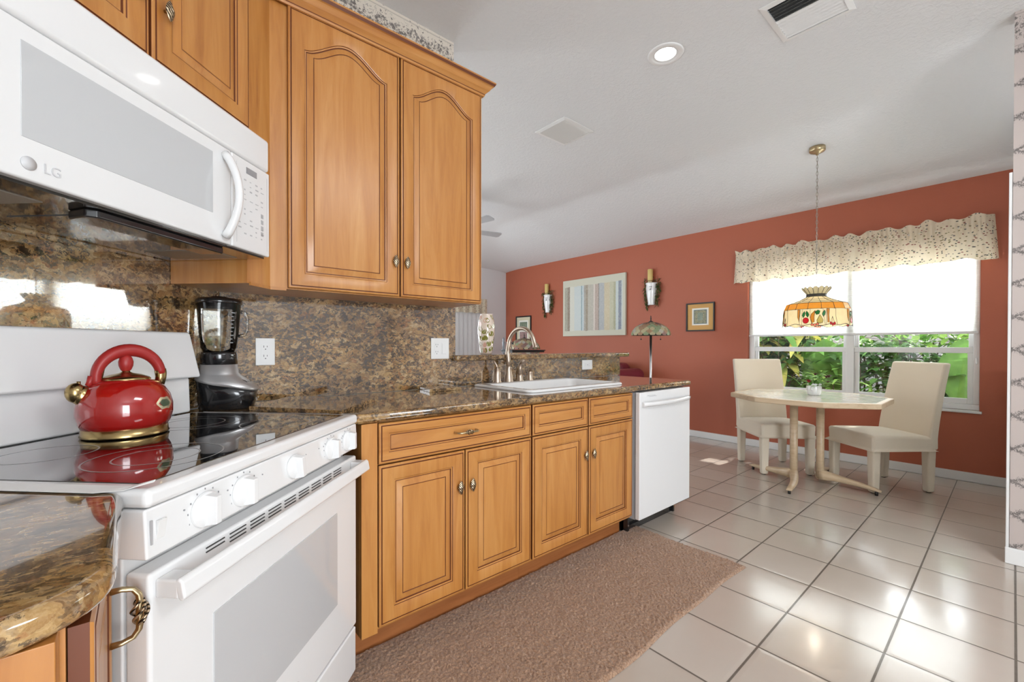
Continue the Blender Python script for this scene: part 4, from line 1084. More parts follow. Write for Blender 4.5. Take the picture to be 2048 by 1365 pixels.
c1 = chair('cream upholstered dining chair at the left side of the table, its back toward the pictures', (4.55, 1.48), radians(-45))
c2 = chair('cream upholstered dining chair at the right side of the table, nearest the wallpapered wall end', (4.665, .725), radians(-128.5))

# ---- potted flowers
random.seed(21)
PX, PY, PZ = 4.30, 1.095, .742
t = thing('flower_pot', 'small white pot of artificial red roses on the dining table', 'potted plant', (PX, PY, PZ))
g = G(); g.lathe([(.038, 0), (.046, .006), (.054, .040), (.055, .065), (.051, .085), (.056, .098), (.053, .099), (.048, .085), (.048, .070), (.001, .070)], 28)
g.torus((.058, .0, .055), .012, .004, (0, 1, 0)); g.torus((-.058, .0, .055), .012, .004, (0, 1, 0)); ob('pot', g, 'porcelain', t)
def leaf_geo(g, base, d, length, width, droop=0.3, fold=.25, m=0, n=6, up=Vector((0, 0, 1)), shape=1.0):
    base = Vector(base); d = Vector(d).normalized(); s_ = d.cross(up)
    if s_.length < .05: s_ = Vector((1, 0, 0))
    s_.normalize(); nrm = s_.cross(d).normalized(); rows = []
    for i in range(n + 1):
        u = i / n; p = base + d * length * u + Vector((0, 0, -1)) * droop * length * u * u
        w_ = width / 2 * (sin(pi * min(1, max(0, u)) ** shape) ** .75 if 0 < u < 1 else 0.0) + .0005
        rows.append((p - s_ * w_ + nrm * w_ * fold, p, p + s_ * w_ + nrm * w_ * fold))
    o = len(g.v)
    for r in rows: g.v += [tuple(x) for x in r]
    for i in range(n):
        for k in (0, 1): a = o + i * 3 + k; g.f.append((a, a + 1, a + 4, a + 3)); g.m.append(m); g.s.append(True)
g = G(); g2 = G()
for k in range(34):
    a = random.uniform(0, 2 * pi); e = random.uniform(.1, 1.3); r = random.uniform(.01, .05)
    p = Vector((cos(a) * .012, sin(a) * .012, .075)); q = p + Vector((cos(a) * cos(e), sin(a) * cos(e), sin(e))) * random.uniform(.05, .14)
    g2.tube([p, (p + q) / 2 + Vector((0, 0, .01)), q], .0012, 5)
    for m_ in range(3): leaf_geo(g, q - (q - p) * .25 * m_, (cos(a + random.uniform(-1.2, 1.2)), sin(a + random.uniform(-1.2, 1.2)), random.uniform(-.2, .8)), random.uniform(.03, .05), random.uniform(.018, .03), .3, .2, random.choice((0, 0, 1)))
ob('foliage', g, ['leaf_mid', 'leaf_bright'], t); ob('stems', g2, 'leaf_mid', t)
def rose(c, r, mat):
    g = G(); c = Vector(c); r *= 1.35; g.sphere(c, r * .45, 10)
    for k in range(14):
        a = k * 2.4; rr2 = r * (.25 + .75 * k / 14)
        leaf_geo(g, c + Vector((cos(a), sin(a), -.3)) * rr2 * .25, (cos(a) * .7, sin(a) * .7, .9 - .05 * k), rr2 * 1.2, rr2 * 1.3, .2, .5, 0, 4)
    return ob('rose', g, mat, t)
for (sx_, dz, r, mm) in ((-.062, .120, .021, 'maroon_rose'), (-.008, .178, .015, 'dark_rose'), (.085, .155, .015, 'dark_rose'), (.105, .160, .018, 'dark_rose'), (.100, .112, .015, 'dark_rose')):
    rose((.758 * sx_ - .02, -.652 * sx_ - .02, dz), r, mm)

# ================================================================== CHANDELIER
HX, HY = 4.36, 1.098
t = thing('pendant_lamp', 'stained glass fruit pendant lamp hanging on a chain over the dining table', 'pendant lamp', (HX, HY, 1.318)); t.scale = (.82, .82, 1)
z0_ = 1.318
g = G(); g.lathe([(.001, 2.822 - z0_ + .02), (.072, 2.822 - z0_ + .02), (.072, 2.812 - z0_), (.064, 2.803 - z0_), (.056, 2.803 - z0_), (.050, 2.797 - z0_), (.038, 2.797 - z0_), (.03, 2.790 - z0_), (.016, 2.788 - z0_), (.010, 2.775 - z0_), (.001, 2.774 - z0_)], 40, cap0=False)
ob('ceiling_canopy', g, 'brass', t)
g = G(); z = 2.768 - z0_; i = 0
while z > .335:
    ax = (1, 0, 0) if i % 2 else (0, 1, 0); n0 = len(g.v)
    g.torus((0, 0, 0), .0085, .0017, ax, 16, 6)
    for q in range(n0, len(g.v)): v_ = g.v[q]; g.v[q] = (v_[0], v_[1], v_[2] * 2.0 + z)
    z -= .0295; i += 1
g.tube([(0.002, 0, 2.77 - z0_), (0.004, 0.002, 2.2 - z0_), (0.001, -.002, .33)], .0014, 6)
ob('chain', g, 'chain', t)
NS = 16
def ringpts(r, z, n=NS, ph=0): return [(r * cos(2 * pi * (i + ph) / n), r * sin(2 * pi * (i + ph) / n), z) for i in range(n)]
# crown
g = G(); lead = G()
A = ringpts(.083, .282); B = []
for i in range(NS * 2):
    r = .128 if i % 2 == 0 else .122; B.append((r * cos(pi * i / NS), r * sin(pi * i / NS), .335 if i % 2 == 0 else .345))
B = []
sub = 6
Af, Bf = [], []
for i in range(NS * sub):
    a = 2 * pi * i / (NS * sub); f = (i % sub) / sub; sc = sin(pi * f)
    Af.append((.084 * cos(a), .084 * sin(a), .275)); Bf.append((.128 * cos(a), .128 * sin(a), .322 + .014 * sc))
g.loft([Af, Bf], 0, True); ob('glass_crown', g, SG['cream'], t)
for i in range(NS): a = 2 * pi * i / NS; lead.tube([(.084 * cos(a), .084 * sin(a), .275), (.128 * cos(a), .128 * sin(a), .322)], .0022, 6)
lead.tube(Bf + [Bf[0]], .0018, 6)
g = G(); g.lathe([(.086, .252), (.090, .254), (.090, .276), (.086, .278)], 48, cap0=False, cap1=False); ob('metal_band', g, 'lead', t)
# shoulder: cream panels in three rows
prof_s = [(.088, .254), (.150, .226), (.205, .208), (.262, .192)]
for k in range(3):
    for i in range(NS):
        g_ = None
g = G()
for k in range(3): g.loft([ringpts(*prof_s[k]), ringpts(*prof_s[k + 1])], 0, False)
ob('glass_shoulder', g, SG['cream'], t)
g = G(); g.loft([ringpts(.262, .192), ringpts(.288, .140)], 0, False); ob('amber_band', g, SG['amber'], t)
for i in range(NS):
    a = 2 * pi * i / NS; lead.tube([(r * cos(a), r * sin(a), z) for r, z in prof_s + [(.288, .140)]], .0022, 6)
for r, z in prof_s[1:] + [(.288, .140)]: P_ = ringpts(r, z); lead.tube(P_ + [P_[0]], .0022, 6)
# skirt, irregular mosaic
g = G(); NK = 96
SR = lambda z: .288 + .010 * (0.140 - z) / .14
low = [.012 * sin(i * 2 * pi * 12 / NK) + .006 * sin(i * 2 * pi * 5 / NK) for i in range(NK)]
def SP(i, z): a = 2 * pi * i / NK; r = SR(z); return (r * cos(a), r * sin(a), z)
g.loft([[SP(i, .140) for i in range(NK)], [SP(i, .07) for i in range(NK)], [SP(i, .010 + low[i] * .5) for i in range(NK)]], 0, True); sk = ob('glass_skirt', g, SG['cream'], t)
lead.tube([SP(i, .010 + low[i] * .5) for i in range(NK)] + [SP(0, .010 + low[0] * .5)], .0022, 6)
def skpt(th, z, off=.0012): r = SR(z) + off; return (r * cos(th), r * sin(th), z)
def patch(th0, zc, outline, mat, name, off=.0015, leadr=.0016):
    pts = [skpt(th0 + x / .29, zc + z, off) for x, z in outline]
    cx = sum(x for x, z in outline) / len(outline); cz = sum(z for x, z in outline) / len(outline)
    g = G(); g.add(pts + [skpt(th0 + cx / .29, zc + cz, off + .002)], [(i, (i + 1) % len(pts), len(pts)) for i in range(len(pts))], 0, True)
    lead.tube([skpt(th0 + x / .29, zc + z, off) for x, z in outline + outline[:1]], leadr, 5)
    return ob(name, g, SG[mat], sk)
ell = lambda a, b, n=18: [(a * cos(2 * pi * i / n), b * sin(2 * pi * i / n)) for i in range(n)]
lf = lambda s: [(0, -.026), (s * .014, -.010), (s * .018, .010), (s * .012, .028), (s * -.004, .012), (s * -.010, -.006)]
random.seed(4)
for rep in range(4):
    b = rep * pi / 2 + radians(196)
    T = lambda d: b + d / .29
    patch(T(-.095), .045, ell(.026, .024), 'redg', 'glass_apple')
    patch(T(-.118), .094, lf(1), 'green', 'glass_leaf'); patch(T(-.078), .096, lf(-1), 'green', 'glass_leaf')
    patch(T(.02), .050, [(0, .040), (-.010, .022), (-.024, -.004), (-.022, -.024), (0, -.030), (.022, -.024), (.026, -.004), (.012, .022)], 'pear', 'glass_pear')
    patch(T(.004), .108, [(-.026, .004), (-.012, -.018), (.010, -.012), (.018, .012), (0, .020)], 'green', 'glass_leaf'); patch(T(.048), .100, lf(1), 'green', 'glass_leaf')
    for q, dz in ((-.042, .006), (-.020, .004), (.0, .010)): patch(T(q), dz + .004, ell(.0115, .010, 12), 'pinkg', 'glass_grape')
    for q, dz in ((.108, .020), (.124, .012), (.140, .018)):
        patch(T(q), dz, ell(.008, .013, 12), 'redg', 'glass_cherry'); lead.tube([skpt(T(q), dz + .012), skpt(T(.122), .075)], .0013, 5)
    patch(T(-.160), .085, [(-.012, .052), (.012, .052), (.008, .0), (.004, -.048), (-.010, -.010)], 'amber', 'glass_piece')
    patch(T(-.03), .075, [(.012, .050), (-.020, .022), (-.028, -.010), (-.012, -.052), (.006, -.042), (.004, .0)], 'amber', 'glass_piece')
    patch(T(.085), .085, [(-.010, .052), (.014, .052), (.008, .0), (.012, -.058), (-.004, -.058), (-.006, .0)], 'amber', 'glass_piece')
    for x0, x1 in ((-.14, -.150), (-.06, -.045), (.045, .062), (.155, .165), (-.125, -.128), (.075, .070)):
        lead.tube([skpt(T(x0), .138), skpt(T((x0 + x1) / 2 + random.uniform(-.01, .01)), .075), skpt(T(x1), .010)], .0014, 5)
ob('lead_came', lead, 'lead', t)
g = G(); g.cyl((0, 0, .33), (0, 0, .18), .007, 10); g.lathe([(.018, .18), (.020, .15), (.016, .14), (.001, .139)], 16); ob('socket', g, 'brass', t)
g = G(); g.sphere((0, 0, .105), .030, 20); bm_ = bpy.data.materials.new('lit_bulb'); bm_.use_nodes = True; q_ = bm_.node_tree.nodes['Principled BSDF']; q_.inputs['Emission Color'].default_value = (1, .82, .6, 1); q_.inputs['Emission Strength'].default_value = 3.5
ob('light_bulb', g, bm_, t)
pl = bpy.data.lights.new('pendant_bulb_light', 'POINT'); pl.energy = 2.2; pl.color = (1, .88, .72); pl.shadow_soft_size = .04; po = bpy.data.objects.new('pendant_bulb_light', pl); COL.objects.link(po); po.location = (HX, HY, 1.318 + .06)

# ================================================================== WALL DECOR on the red wall (faces X=5.355)
def painting_mat():
    m, nt, b = new_mat('striped_painting'); N = NT(nt); c = N.coord('Object'); s = N.sep(c)
    wob = N.math('MULTIPLY', N.math('SUBTRACT', N.noise(N.mapping(c, (1, 1, 5)), 9, 3, .6), .5), .012)
    y = N.math('ADD', N.math('DIVIDE', N.math('SUBTRACT', .6075, s[1]), 1.215), wob)
    bg = srgb(204, 202, 184)
    st = [(0, bg), (.035, srgb(150, 144, 128)), (.085, srgb(112, 88, 72)), (.122, srgb(214, 214, 204)), (.20, srgb(196, 208, 212)), (.32, srgb(96, 142, 158)), (.335, srgb(188, 204, 214)), (.365, srgb(150, 142, 136)), (.395, srgb(132, 114, 96)),
          (.43, srgb(176, 170, 160)), (.52, srgb(216, 202, 196)), (.545, srgb(172, 146, 138)), (.60, srgb(96, 88, 90)), (.61, srgb(160, 166, 176)), (.69, srgb(200, 184, 150)), (.77, srgb(188, 186, 158)), (.83, srgb(160, 160, 124)), (.86, srgb(190, 204, 208)), (.90, srgb(92, 110, 142)), (.945, srgb(198, 206, 206)), (.962, bg)]
    # ramps hold 32 stops at most
    col = N.ramp(y, st, 'CONSTANT')
    tex = N.noise(N.mapping(c, (1, 1, .6)), 55, 4, .75, 1.5)
    col = N.mix(N.math('MULTIPLY', N.ramp(tex, [(.5, K), (.62, WH)]), .35), col, srgb(232, 228, 216))
    col = N.mix(.26, col, bg)
    z = s[2]; e = N.math('ADD', z, N.math('MULTIPLY', wob, 3.0))
    inside = N.math('MULTIPLY', N.math('GREATER_THAN', e, .085), N.math('LESS_THAN', e, .80))
    ins2 = N.math('MULTIPLY', N.math('GREATER_THAN', y, .035), N.math('LESS_THAN', y, .962))
    col = N.mix(N.math('MULTIPLY', inside, ins2), bg, col)
    N.lk(col, b.inputs['Base Color']); b.inputs['Roughness'].default_value = .7; return m
t = thing('painting', 'large unframed painting of pale vertical stripes on the red wall between two sconces', 'painting', (5.352, 4.277, 1.310))
g = G(); g.box(-.035, 0, -.6075, .6075, 0, .910); ob('canvas', g, painting_mat(), t, bevel=.003)
def print_mat(name, cols, sc):
    m, nt, b = new_mat(name); N = NT(nt); c = N.coord('Object')
    col = N.ramp(N.noise(c, sc, 5, .75, 1.0), [(.3, cols[0]), (.48, cols[1]), (.62, cols[2]), (.75, cols[3])])
    N.lk(col, b.inputs['Base Color']); b.inputs['Roughness'].default_value = .4; return m
def frame(label, y, z, w_, h_, fw, mats, cat='picture'):
    t = thing('framed_picture', label, cat, (5.353, y, z), 0)
    g = G(); o_, i_ = [(-w_ / 2, 0), (w_ / 2, 0), (w_ / 2, h_), (-w_ / 2, h_)], [(-w_ / 2 + fw, fw), (w_ / 2 - fw, fw), (w_ / 2 - fw, h_ - fw), (-w_ / 2 + fw, h_ - fw)]
    L = lambda q, x: [(x, a, b) for a, b in q]
    g.loft([L(i_, 0), L(o_, 0), L(o_, -.022), L(i_, -.018), L(i_, 0)], 0, False); ob('frame', g, 'blackmat', t, bevel=.0015)
    for k, (nm, mat, a, b_) in enumerate(mats):
        g = G(); g.box(-.008 - .001 * k, -.004, -a[0], a[1], b_[0], b_[1]); ob(nm, g, mat, t)
    return t
mt_ochre = simple('ochre_mat_board', srgb(206, 160, 96), .8); mt_cream = simple('cream_mat_board', srgb(214, 206, 178), .8); mt_white = simple('white_mat_board', srgb(232, 230, 220), .8)
mt_blue = simple('slate_blue_border', srgb(92, 108, 112), .6)
pr1 = print_mat('small_landscape_print', [srgb(84, 92, 70), srgb(128, 128, 100), srgb(170, 160, 118), srgb(196, 186, 140)], 60)
pr2 = print_mat('small_green_print', [srgb(88, 104, 92), srgb(120, 132, 112), srgb(140, 150, 130), srgb(200, 204, 200)], 40)
frame('small black-framed print with ochre mat on the red wall, left of the dining window', 2.578, 1.341, .361, .358, .016,
      [('mat_board', mt_ochre, (.166, .166), (.014, .344)), ('inner_mat', mt_white, (.106, .106), (.075, .290)), ('print_border', mt_blue, (.084, .084), (.092, .270)), ('print', pr1, (.076, .076), (.100, .262)), ('print_center', pr2, (.034, .034), (.135, .232))])
frame('tall dark-framed pair of prints on the red wall behind the faucet', 5.89, 1.150, .41, .55, .022,
      [('mat_board', mt_cream, (.185, .185), (.02, .53)), ('inner_mat', mt_white, (.125, .125), (.06, .47)), ('print', pr2, (.10, .10), (.29, .44)), ('print', print_mat('small_pink_print', [srgb(110, 90, 92), srgb(160, 130, 128), srgb(190, 160, 150), srgb(210, 196, 190)], 50), (.10, .10), (.08, .26))])
def sconce(label, y, z):
    random.seed(int(y * 10))
    t = thing('wall_sconce', label, 'wall sconce', (5.355, y, z), 0, 'white candle sconces beside the painting')
    g = G(); L = []
    for (w_, d_, zz) in ((.052, .050, .0), (.060, .058, .012), (.052, .060, .030), (.062, .072, .09), (.074, .082, .17), (.082, .086, .24), (.076, .080, .275), (.086, .090, .295), (.086, .090, .305)):
        L.append([(-d_ * sin(pi * k / 12), w_ * cos(pi * k / 12), zz) for k in range(13)] + [(0, -w_ * .6, zz), (0, w_ * .6, zz)])
    g.loft(L, 0, True, True, True, True); b_ = ob('wall_pocket', g, 'porcelain', t)
    g = G()
    for k in range(5): g.sphere((-.077 + .003 * abs(k - 2), -.030 + .006 * k, .225 + .02 * cos(k * 2)), .013, 10)
    ob('relief_ornament', g, 'lightgrey', b_)
    g = G(); g.lathe([(.034, .300), (.040, .318), (.036, .335), (.03, .336)], 20, (-.046, 0, 0)); ob('candle_cup', g, 'brass', t)
    g = G(); g.lathe([(.034, .330), (.035, .332), (.035, .488), (.030, .492), (.001, .488)], 24, (-.046, 0, 0)); ob('candle', g, 'canvas', t)
    g = G()
    for side, reach, bot in ((-1, .13, .0), (1, .11, -.06)):
        for k in range(150):
            u = random.random(); zc = .34 - (.34 - bot) * u + random.uniform(-.02, .02)
            yc = side * (.055 + (reach - .055) * (1 - abs(u - .35)) * random.uniform(.4, 1.0)) - .01
            if u < .15: yc = side * random.uniform(.03, reach + .02); zc = .33 + random.uniform(-.03, .05)
            leaf_geo(g, (-random.uniform(.01, .05), yc, zc), (random.uniform(-1, .3), random.uniform(-1, 1), random.uniform(-1, .6)), random.uniform(.026, .042), random.uniform(.014, .024), .3, .3, random.choice((0, 0, 0, 1)), 4)
        g.tube([(-.03, side * .03, .33), (-.03, side * (reach - .03), .27), (-.02, side * (reach - .04), .15), (-.015, side * .075, bot)], .003, 6, 2)
    ob('dried_ivy', g, ['leaf_olive', 'leaf_dark', 'stem'], t)
    return t
sconce('candle sconce with dried ivy on the red wall, left of the painting', 5.256, 1.725)
sconce('candle sconce with dried ivy on the red wall, above the floor lamp', 3.262, 1.715)

# ================================================================== LIVING ROOM
def dome_shade(t, zc, R_, H_):
    """mosaic dome: overlapping glass scales over a dark came dome"""
    g = G(); pf = [(R_ * sin(a), zc + H_ * cos(a)) for a in [pi / 2 * i / 10 for i in range(10, 0, -1)]] + [(.018, zc + H_)]
    pf = [(r * .985, z) for r, z in pf]
    g.lathe(pf, 48, cap0=False, cap1=True)
    random.seed(int(R_ * 1000) + int(zc * 100)); n = 20
    pal = ['tan', 'mint', 'mauve', 'pearl', 'cream']
    rows = 8
    for j in range(rows):
        a0 = pi / 2 * (1 - (j + .5) / rows) ; nn = max(8, int(n * sin(a0) + .5)) if j > 4 else n
        hh = pi / 2 / rows * 1.02; ww = pi / nn * .90
        for i in range(nn):
            ph = 2 * pi * (i + (.5 if j % 2 else 0)) / nn; k = random.choice(('tan', 'tan', 'mint', 'mauve', 'pearl', 'cream', 'cream')) ; pts = []
            for q in range(12):
                th = 2 * pi * q / 12; u = ww * cos(th); v = hh * .92 * sin(th) * (1 - .25 * abs(cos(th)))
                aa = min(pi / 2, max(.05, a0 - v)); pts.append((R_ * 1.003 * sin(aa) * cos(ph + u), R_ * 1.003 * sin(aa) * sin(ph + u), zc + H_ * 1.003 * cos(aa)))
            g.add(pts, [tuple(range(12))], 1 + pal.index(k), False)
    sh = ob('lamp_shade', g, ['lead'] + [SG[k] for k in pal], t)
    g = G(); g.lathe([(.03, zc + H_ - .004), (.022, zc + H_ + .008), (.006, zc + H_ + .014), (.005, zc + H_ + .03), (.010, zc + H_ + .036), (.004, zc + H_ + .045), (.006, zc + H_ + .055), (.001, zc + H_ + .075)], 16); ob('finial', g, 'blackmat', t)
    return sh
t = thing('floor_lamp', 'floor lamp with scalloped stained glass dome shade on a grey pole before the red wall', 'floor lamp', (4.345, 2.66, 0))
g = G(); g.lathe([(.14, 0), (.145, .01), (.12, .025), (.03, .04), (.014, .06)], 32); ob('base', g, 'blackmat', t)
g = G(); g.cyl((0, 0, .05), (0, 0, 1.30), .013, 16); ob('pole', g, 'steel', t)
dome_shade(t, 1.272, .214, .150)
for y_ in (-.11, .11): g = G(); g.cyl((0, y_, 1.28), (0, y_, 1.235), .0012, 6); g.sphere((0, y_, 1.228), .008, 10); ob('pull_chain', g, 'blackmat', t, rot=(0, 0, radians(-130)))
t = thing('table_lamp', 'table lamp with stained glass dome shade behind the faucet, seen over the bar', 'table lamp', (4.19, 4.60, 0.62))
g = G(); g.lathe([(.09, 0), (.095, .01), (.06, .03), (.02, .06), (.016, .20), (.03, .26), (.015, .32), (.008, .50)], 24); ob('base', g, 'blackmat', t)
dome_shade(t, .485, .228, .155)
t = thing('side_table', 'side table carrying the dome-shaded table lamp, hidden behind the bar', 'table', (4.19, 4.60, 0))
g = G(); g.lathe([(.26, .595), (.27, .60), (.27, .615), (.26, .62)], 32); ob('tabletop', g, 'blackmat', t)
g = G(); g.lathe([(.17, 0), (.16, .02), (.03, .05), (.03, .56), (.08, .595)], 24); ob('pedestal', g, 'blackmat', t)
# low black cabinet with figures
t = thing('display_cabinet', 'black cabinet whose top edge just shows over the bar behind the faucet', 'cabinet', (3.50, 3.86, 0))
g = G(); g.box(-.26, .26, -.10, .10, 0, 1.092); ob('body', g, 'blackmat', t, bevel=.003)
g = G(); g.box(-.27, .27, -.11, .11, 1.092, 1.104); ob('top', g, 'blackmat', t, bevel=.003)
t = thing('figurine', 'grey metal flower-shaped figurine standing left of the gooseneck faucet, beyond the bar', 'figurine', (3.26, 3.82, 1.104))
g = G(); g.tube([(-.04, 0, 0), (-.035, 0, .05), (-.01, 0, .09)], .004, 8); g.tube([(.03, 0, 0), (.012, 0, .05), (.03, 0, .085)], .004, 8); g.lathe([(.05, 0), (.05, .005), (.001, .006)], 20)
for a_, l_ in ((2.7, .07), (2.0, .06), (.6, .07), (1.3, .05), (-.2, .05)): leaf_geo(g, (0, 0, .085), (cos(a_), 0.1, sin(a_) * .6), l_, .045, .4, .3)
ob('metal_flower', g, 'ceilgrey', t)
t = thing('figurine', 'slim grey upright figurine right behind the leaf vase, beyond the bar', 'figurine', (3.19, 3.86, 1.104))
g = G(); g.lathe([(.024, 0), (.024, .006), (.012, .012), (.013, .07), (.016, .09), (.008, .105), (.012, .12), (.009, .14), (.001, .145)], 16); ob('body', g, 'ceilgrey', t)
# sofa
t = thing('sofa', 'burgundy leather sofa against the red wall, only its top showing past the bar', 'sofa', (4.86, 4.15, 0))
for (nm, b_, bv) in (('base', (-.40, .44, -.80, .78, .05, .42), .03), ('backrest', (.16, .44, -.62, .72, .40, .915), .09), ('armrest', (-.40, .40, -.87, -.64, .05, .845), .09), ('armrest', (-.40, .40, .74, .95, .05, .75), .09), ('seat_cushion', (-.42, .18, -.62, .05, .42, .54), .05), ('seat_cushion', (-.42, .18, .06, .72, .42, .54), .05)):
    g = G(); g.box(*b_); ob(nm, g, 'leather', t, bevel=bv, seg=5)
# vase on the bar
def vase_mat():
    m, nt, b = new_mat('leaf_painted_ceramic'); N = NT(nt); c = N.coord('Object')
    n = N.noise(c, 30, 3); b.inputs['Roughness'].default_value = .12; b.inputs['Coat Weight'].default_value = .8
    N.lk(N.mix(N.math('MULTIPLY', n, .5), srgb(228, 214, 196), srgb(214, 186, 176)), b.inputs['Base Color']); return m
VX, VY = 1.722, 2.262
t = thing('vase', 'tall cream ceramic vase painted with green leaves standing on the raised bar', 'vase', (VX, VY, 1.1003))
vp = [(.034, 0), (.038, .004), (.046, .06), (.054, .13), (.056, .17), (.052, .215), (.043, .248), (.041, .256), (.043, .262), (.040, .262), (.038, .25)]
g = G(); g.lathe(vp, 48, cap1=False); vb = ob('body', g, vase_mat(), t)
def vr(z):
    for (r0, a), (r1, b_) in zip(vp, vp[1:]):
        if a <= z <= b_: return r0 + (r1 - r0) * (z - a) / (b_ - a)
    return .045
random.seed(8); g = G(); spots = []
for k in range(60):
    for _ in range(30):
        th = random.uniform(0, 2 * pi); z = random.uniform(.02, .24)
        if all(abs(z - b_) > .030 or abs((th - a + pi) % (2 * pi) - pi) > .55 for a, b_ in spots): break
    else: continue
    spots.append((th, z)); an = random.uniform(-.8, .8)
    for sgn in ((1, -1) if random.random() < .5 else (1,)):
        pts = []
        for q in range(14):
            u = 2 * pi * q / 14; x = .0125 * cos(u) * (1 - .25 * sin(u)); y_ = .0165 * sin(u)
            x += sgn * .006; xx = x * cos(an * sgn) - y_ * sin(an * sgn); yy = x * sin(an * sgn) + y_ * cos(an * sgn)
            zz = min(.255, max(.005, z + yy)); r = vr(zz) + .0007; pts.append((r * cos(th + xx / .05), r * sin(th + xx / .05), zz))
        g.add(pts, [tuple(range(14))], 0 if random.random() < .85 else 1, True)
ob('painted_leaves', g, [simple('painted_olive', srgb(122, 118, 40), .2, coat=.5), simple('painted_rose', srgb(206, 160, 140), .2, coat=.5)], vb)
# vertical blinds and valance at the far window
t = thing('vertical_blind', 'white vertical blinds at the far living room window, seen left of the vase', 'window blind', (4.05, 6.36, 0.05))
for k in range(13):
    x = -.56 + k * .092; g = G(); L = []
    for q in range(5): a = q / 4; L.append((x + .088 * a, -.006 * sin(pi * a) - .018 * a, .0)); 
    g.loft([L, [(p[0], p[1], 1.72) for p in L]], 0, True, False); ob('vane', g, 'whitewall', t)
t = thing('valance', 'cream floral valance over the vertical blinds, just under the upper cabinet corner', 'curtain', (4.05, 6.40, 1.74))
g = G(); L0 = []; L1 = []
for i in range(121): a = i / 120; L0.append((-.62 + 1.38 * a, -.10 - .010 * sin(a * 120), .26)); L1.append((-.62 + 1.38 * a, -.11 - .018 * sin(a * 60), 0 + .006 * sin(a * 45)))
L0.append((.76, 0, .26)); L1.append((.76, 0, 0)); g.loft([L0, L1], 0, True, False); ob('gathered_cloth', g, 'valance', t)
# ceiling fan
t = thing('ceiling_fan', 'white ceiling fan whose blade tips peek out right of the tall upper cabinet', 'ceiling fan', (2.90, 4.50, 2.58))
g = G(); g.cyl((0, 0, .10), (0, 0, .36), .012, 12); g.lathe([(.06, .30), (.065, .36)], 24); ob('downrod', g, 'whitemat', t)
g = G(); g.lathe([(.03, -.07), (.09, -.05), (.11, 0), (.11, .06), (.08, .10), (.02, .12)], 32); ob('motor_housing', g, 'whitemat', t)
for k in range(5):
    a = radians(-82 + 72 * k); g = G()
    g.add([(.12, -.04, .02), (.65, -.072, .03), (.675, -.04, .028), (.675, .04, .012), (.65, .068, .01), (.12, .04, .008)] + [(.12, -.04, .012), (.65, -.072, .022), (.675, -.04, .020), (.675, .04, .004), (.65, .068, .002), (.12, .04, 0)],
          [(0, 1, 2, 3, 4, 5), (11, 10, 9, 8, 7, 6), (0, 6, 7, 1), (1, 7, 8, 2), (2, 8, 9, 3), (3, 9, 10, 4), (4, 10, 11, 5), (5, 11, 6, 0)])
    ob('blade', g, 'lightgrey', t, rot=(0, 0, a))

# ================================================================== CEILING FITTINGS
t = thing('recessed_light', 'round recessed ceiling light glowing white above the peninsula', 'ceiling light', (2.412, 1.385, 2.92))
g = G(); g.lathe([(.104, 0), (.104, -.004), (.098, -.007), (.076, -.007), (.070, -.002), (.066, -.004), (.062, .0), (.056, -.001)], 48, cap0=False, cap1=False); ob('trim_ring', g, 'whitetrim', t)
em = bpy.data.materials.new('lit_lamp_face'); em.use_nodes = True; eb = em.node_tree.nodes['Principled BSDF']; eb.inputs['Emission Color'].default_value = (1, .98, .95, 1); eb.inputs['Emission Strength'].default_value = 5
g = G(); g.lathe([(.001, -.0015), (.060, -.0015)], 32, cap0=False, cap1=False); ob('lamp_face', g, em, t)
def vent(label, x0, x1, y0, y1, along, tilt, mats=('whitetrim', 'darkslot')):
    cx, cy = (x0 + x1) / 2, (y0 + y1) / 2; t = thing('ceiling_vent', label, 'vent', (cx, cy, 2.9195)); hx, hy = (x1 - x0) / 2, (y1 - y0) / 2; f = .028
    g = G(); o_ = [(-hx, -hy), (hx, -hy), (hx, hy), (-hx, hy)]; i_ = [(-hx + f, -hy + f), (hx - f, -hy + f), (hx - f, hy - f), (-hx + f, hy - f)]
    L = lambda q, z: [(a, b, z) for a, b in q]
    g.loft([L(i_, 0), L(o_, 0), L(o_, -.004), L(i_, -.009), L(i_, 0)], 0, False); ob('frame', g, mats[0], t)
    g = G(); g.box(-hx + f, hx - f, -hy + f, hy - f, -.0005, .0003); ob('duct_opening', g, mats[1] if along == 'Y' else 'midgrey', t)
    n = 12 if along == 'Y' else 13
    for k in range(n):
        g = G(); u = (k + .5) / n
        if along == 'Y':
            c = -hx + f + (2 * hx - 2 * f) * u; s_ = 1 if u > .45 else -1
            q1, q2, q3 = ((.010, .008, .016) if s_ < 0 else (.009, .004, .010))
            g.add([(c - q1 * s_, -hy + f, -.001), (c + q2 * s_, -hy + f, -q3), (c + q2 * s_, hy - f, -q3), (c - q1 * s_, hy - f, -.001)], [(0, 1, 2, 3)])
            g.add([(x + .001, y, z + .001) for x, y, z in g.v], [(3, 2, 1, 0)])
        else:
            c = -hy + f + (2 * hy - 2 * f) * u
            g.add([(-hx + f, c - .009, -.001), (hx - f, c - .009, -.001), (hx - f, c + .009, -.012), (-hx + f, c + .009, -.012)], [(0, 1, 2, 3)]); g.add([(x, y + .001, z + .001) for x, y, z in g.v], [(3, 2, 1, 0)])
        ob('louver', g, mats[0], t)
    return t
vent('white louvered ceiling vent at the top right of the kitchen ceiling', 2.46, 2.836, .545, .882, 'Y', 1)
vent('white ceiling vent with fine louvers, farther one over the living side', 2.475, 2.83, 2.262, 2.59, 'X', 1)

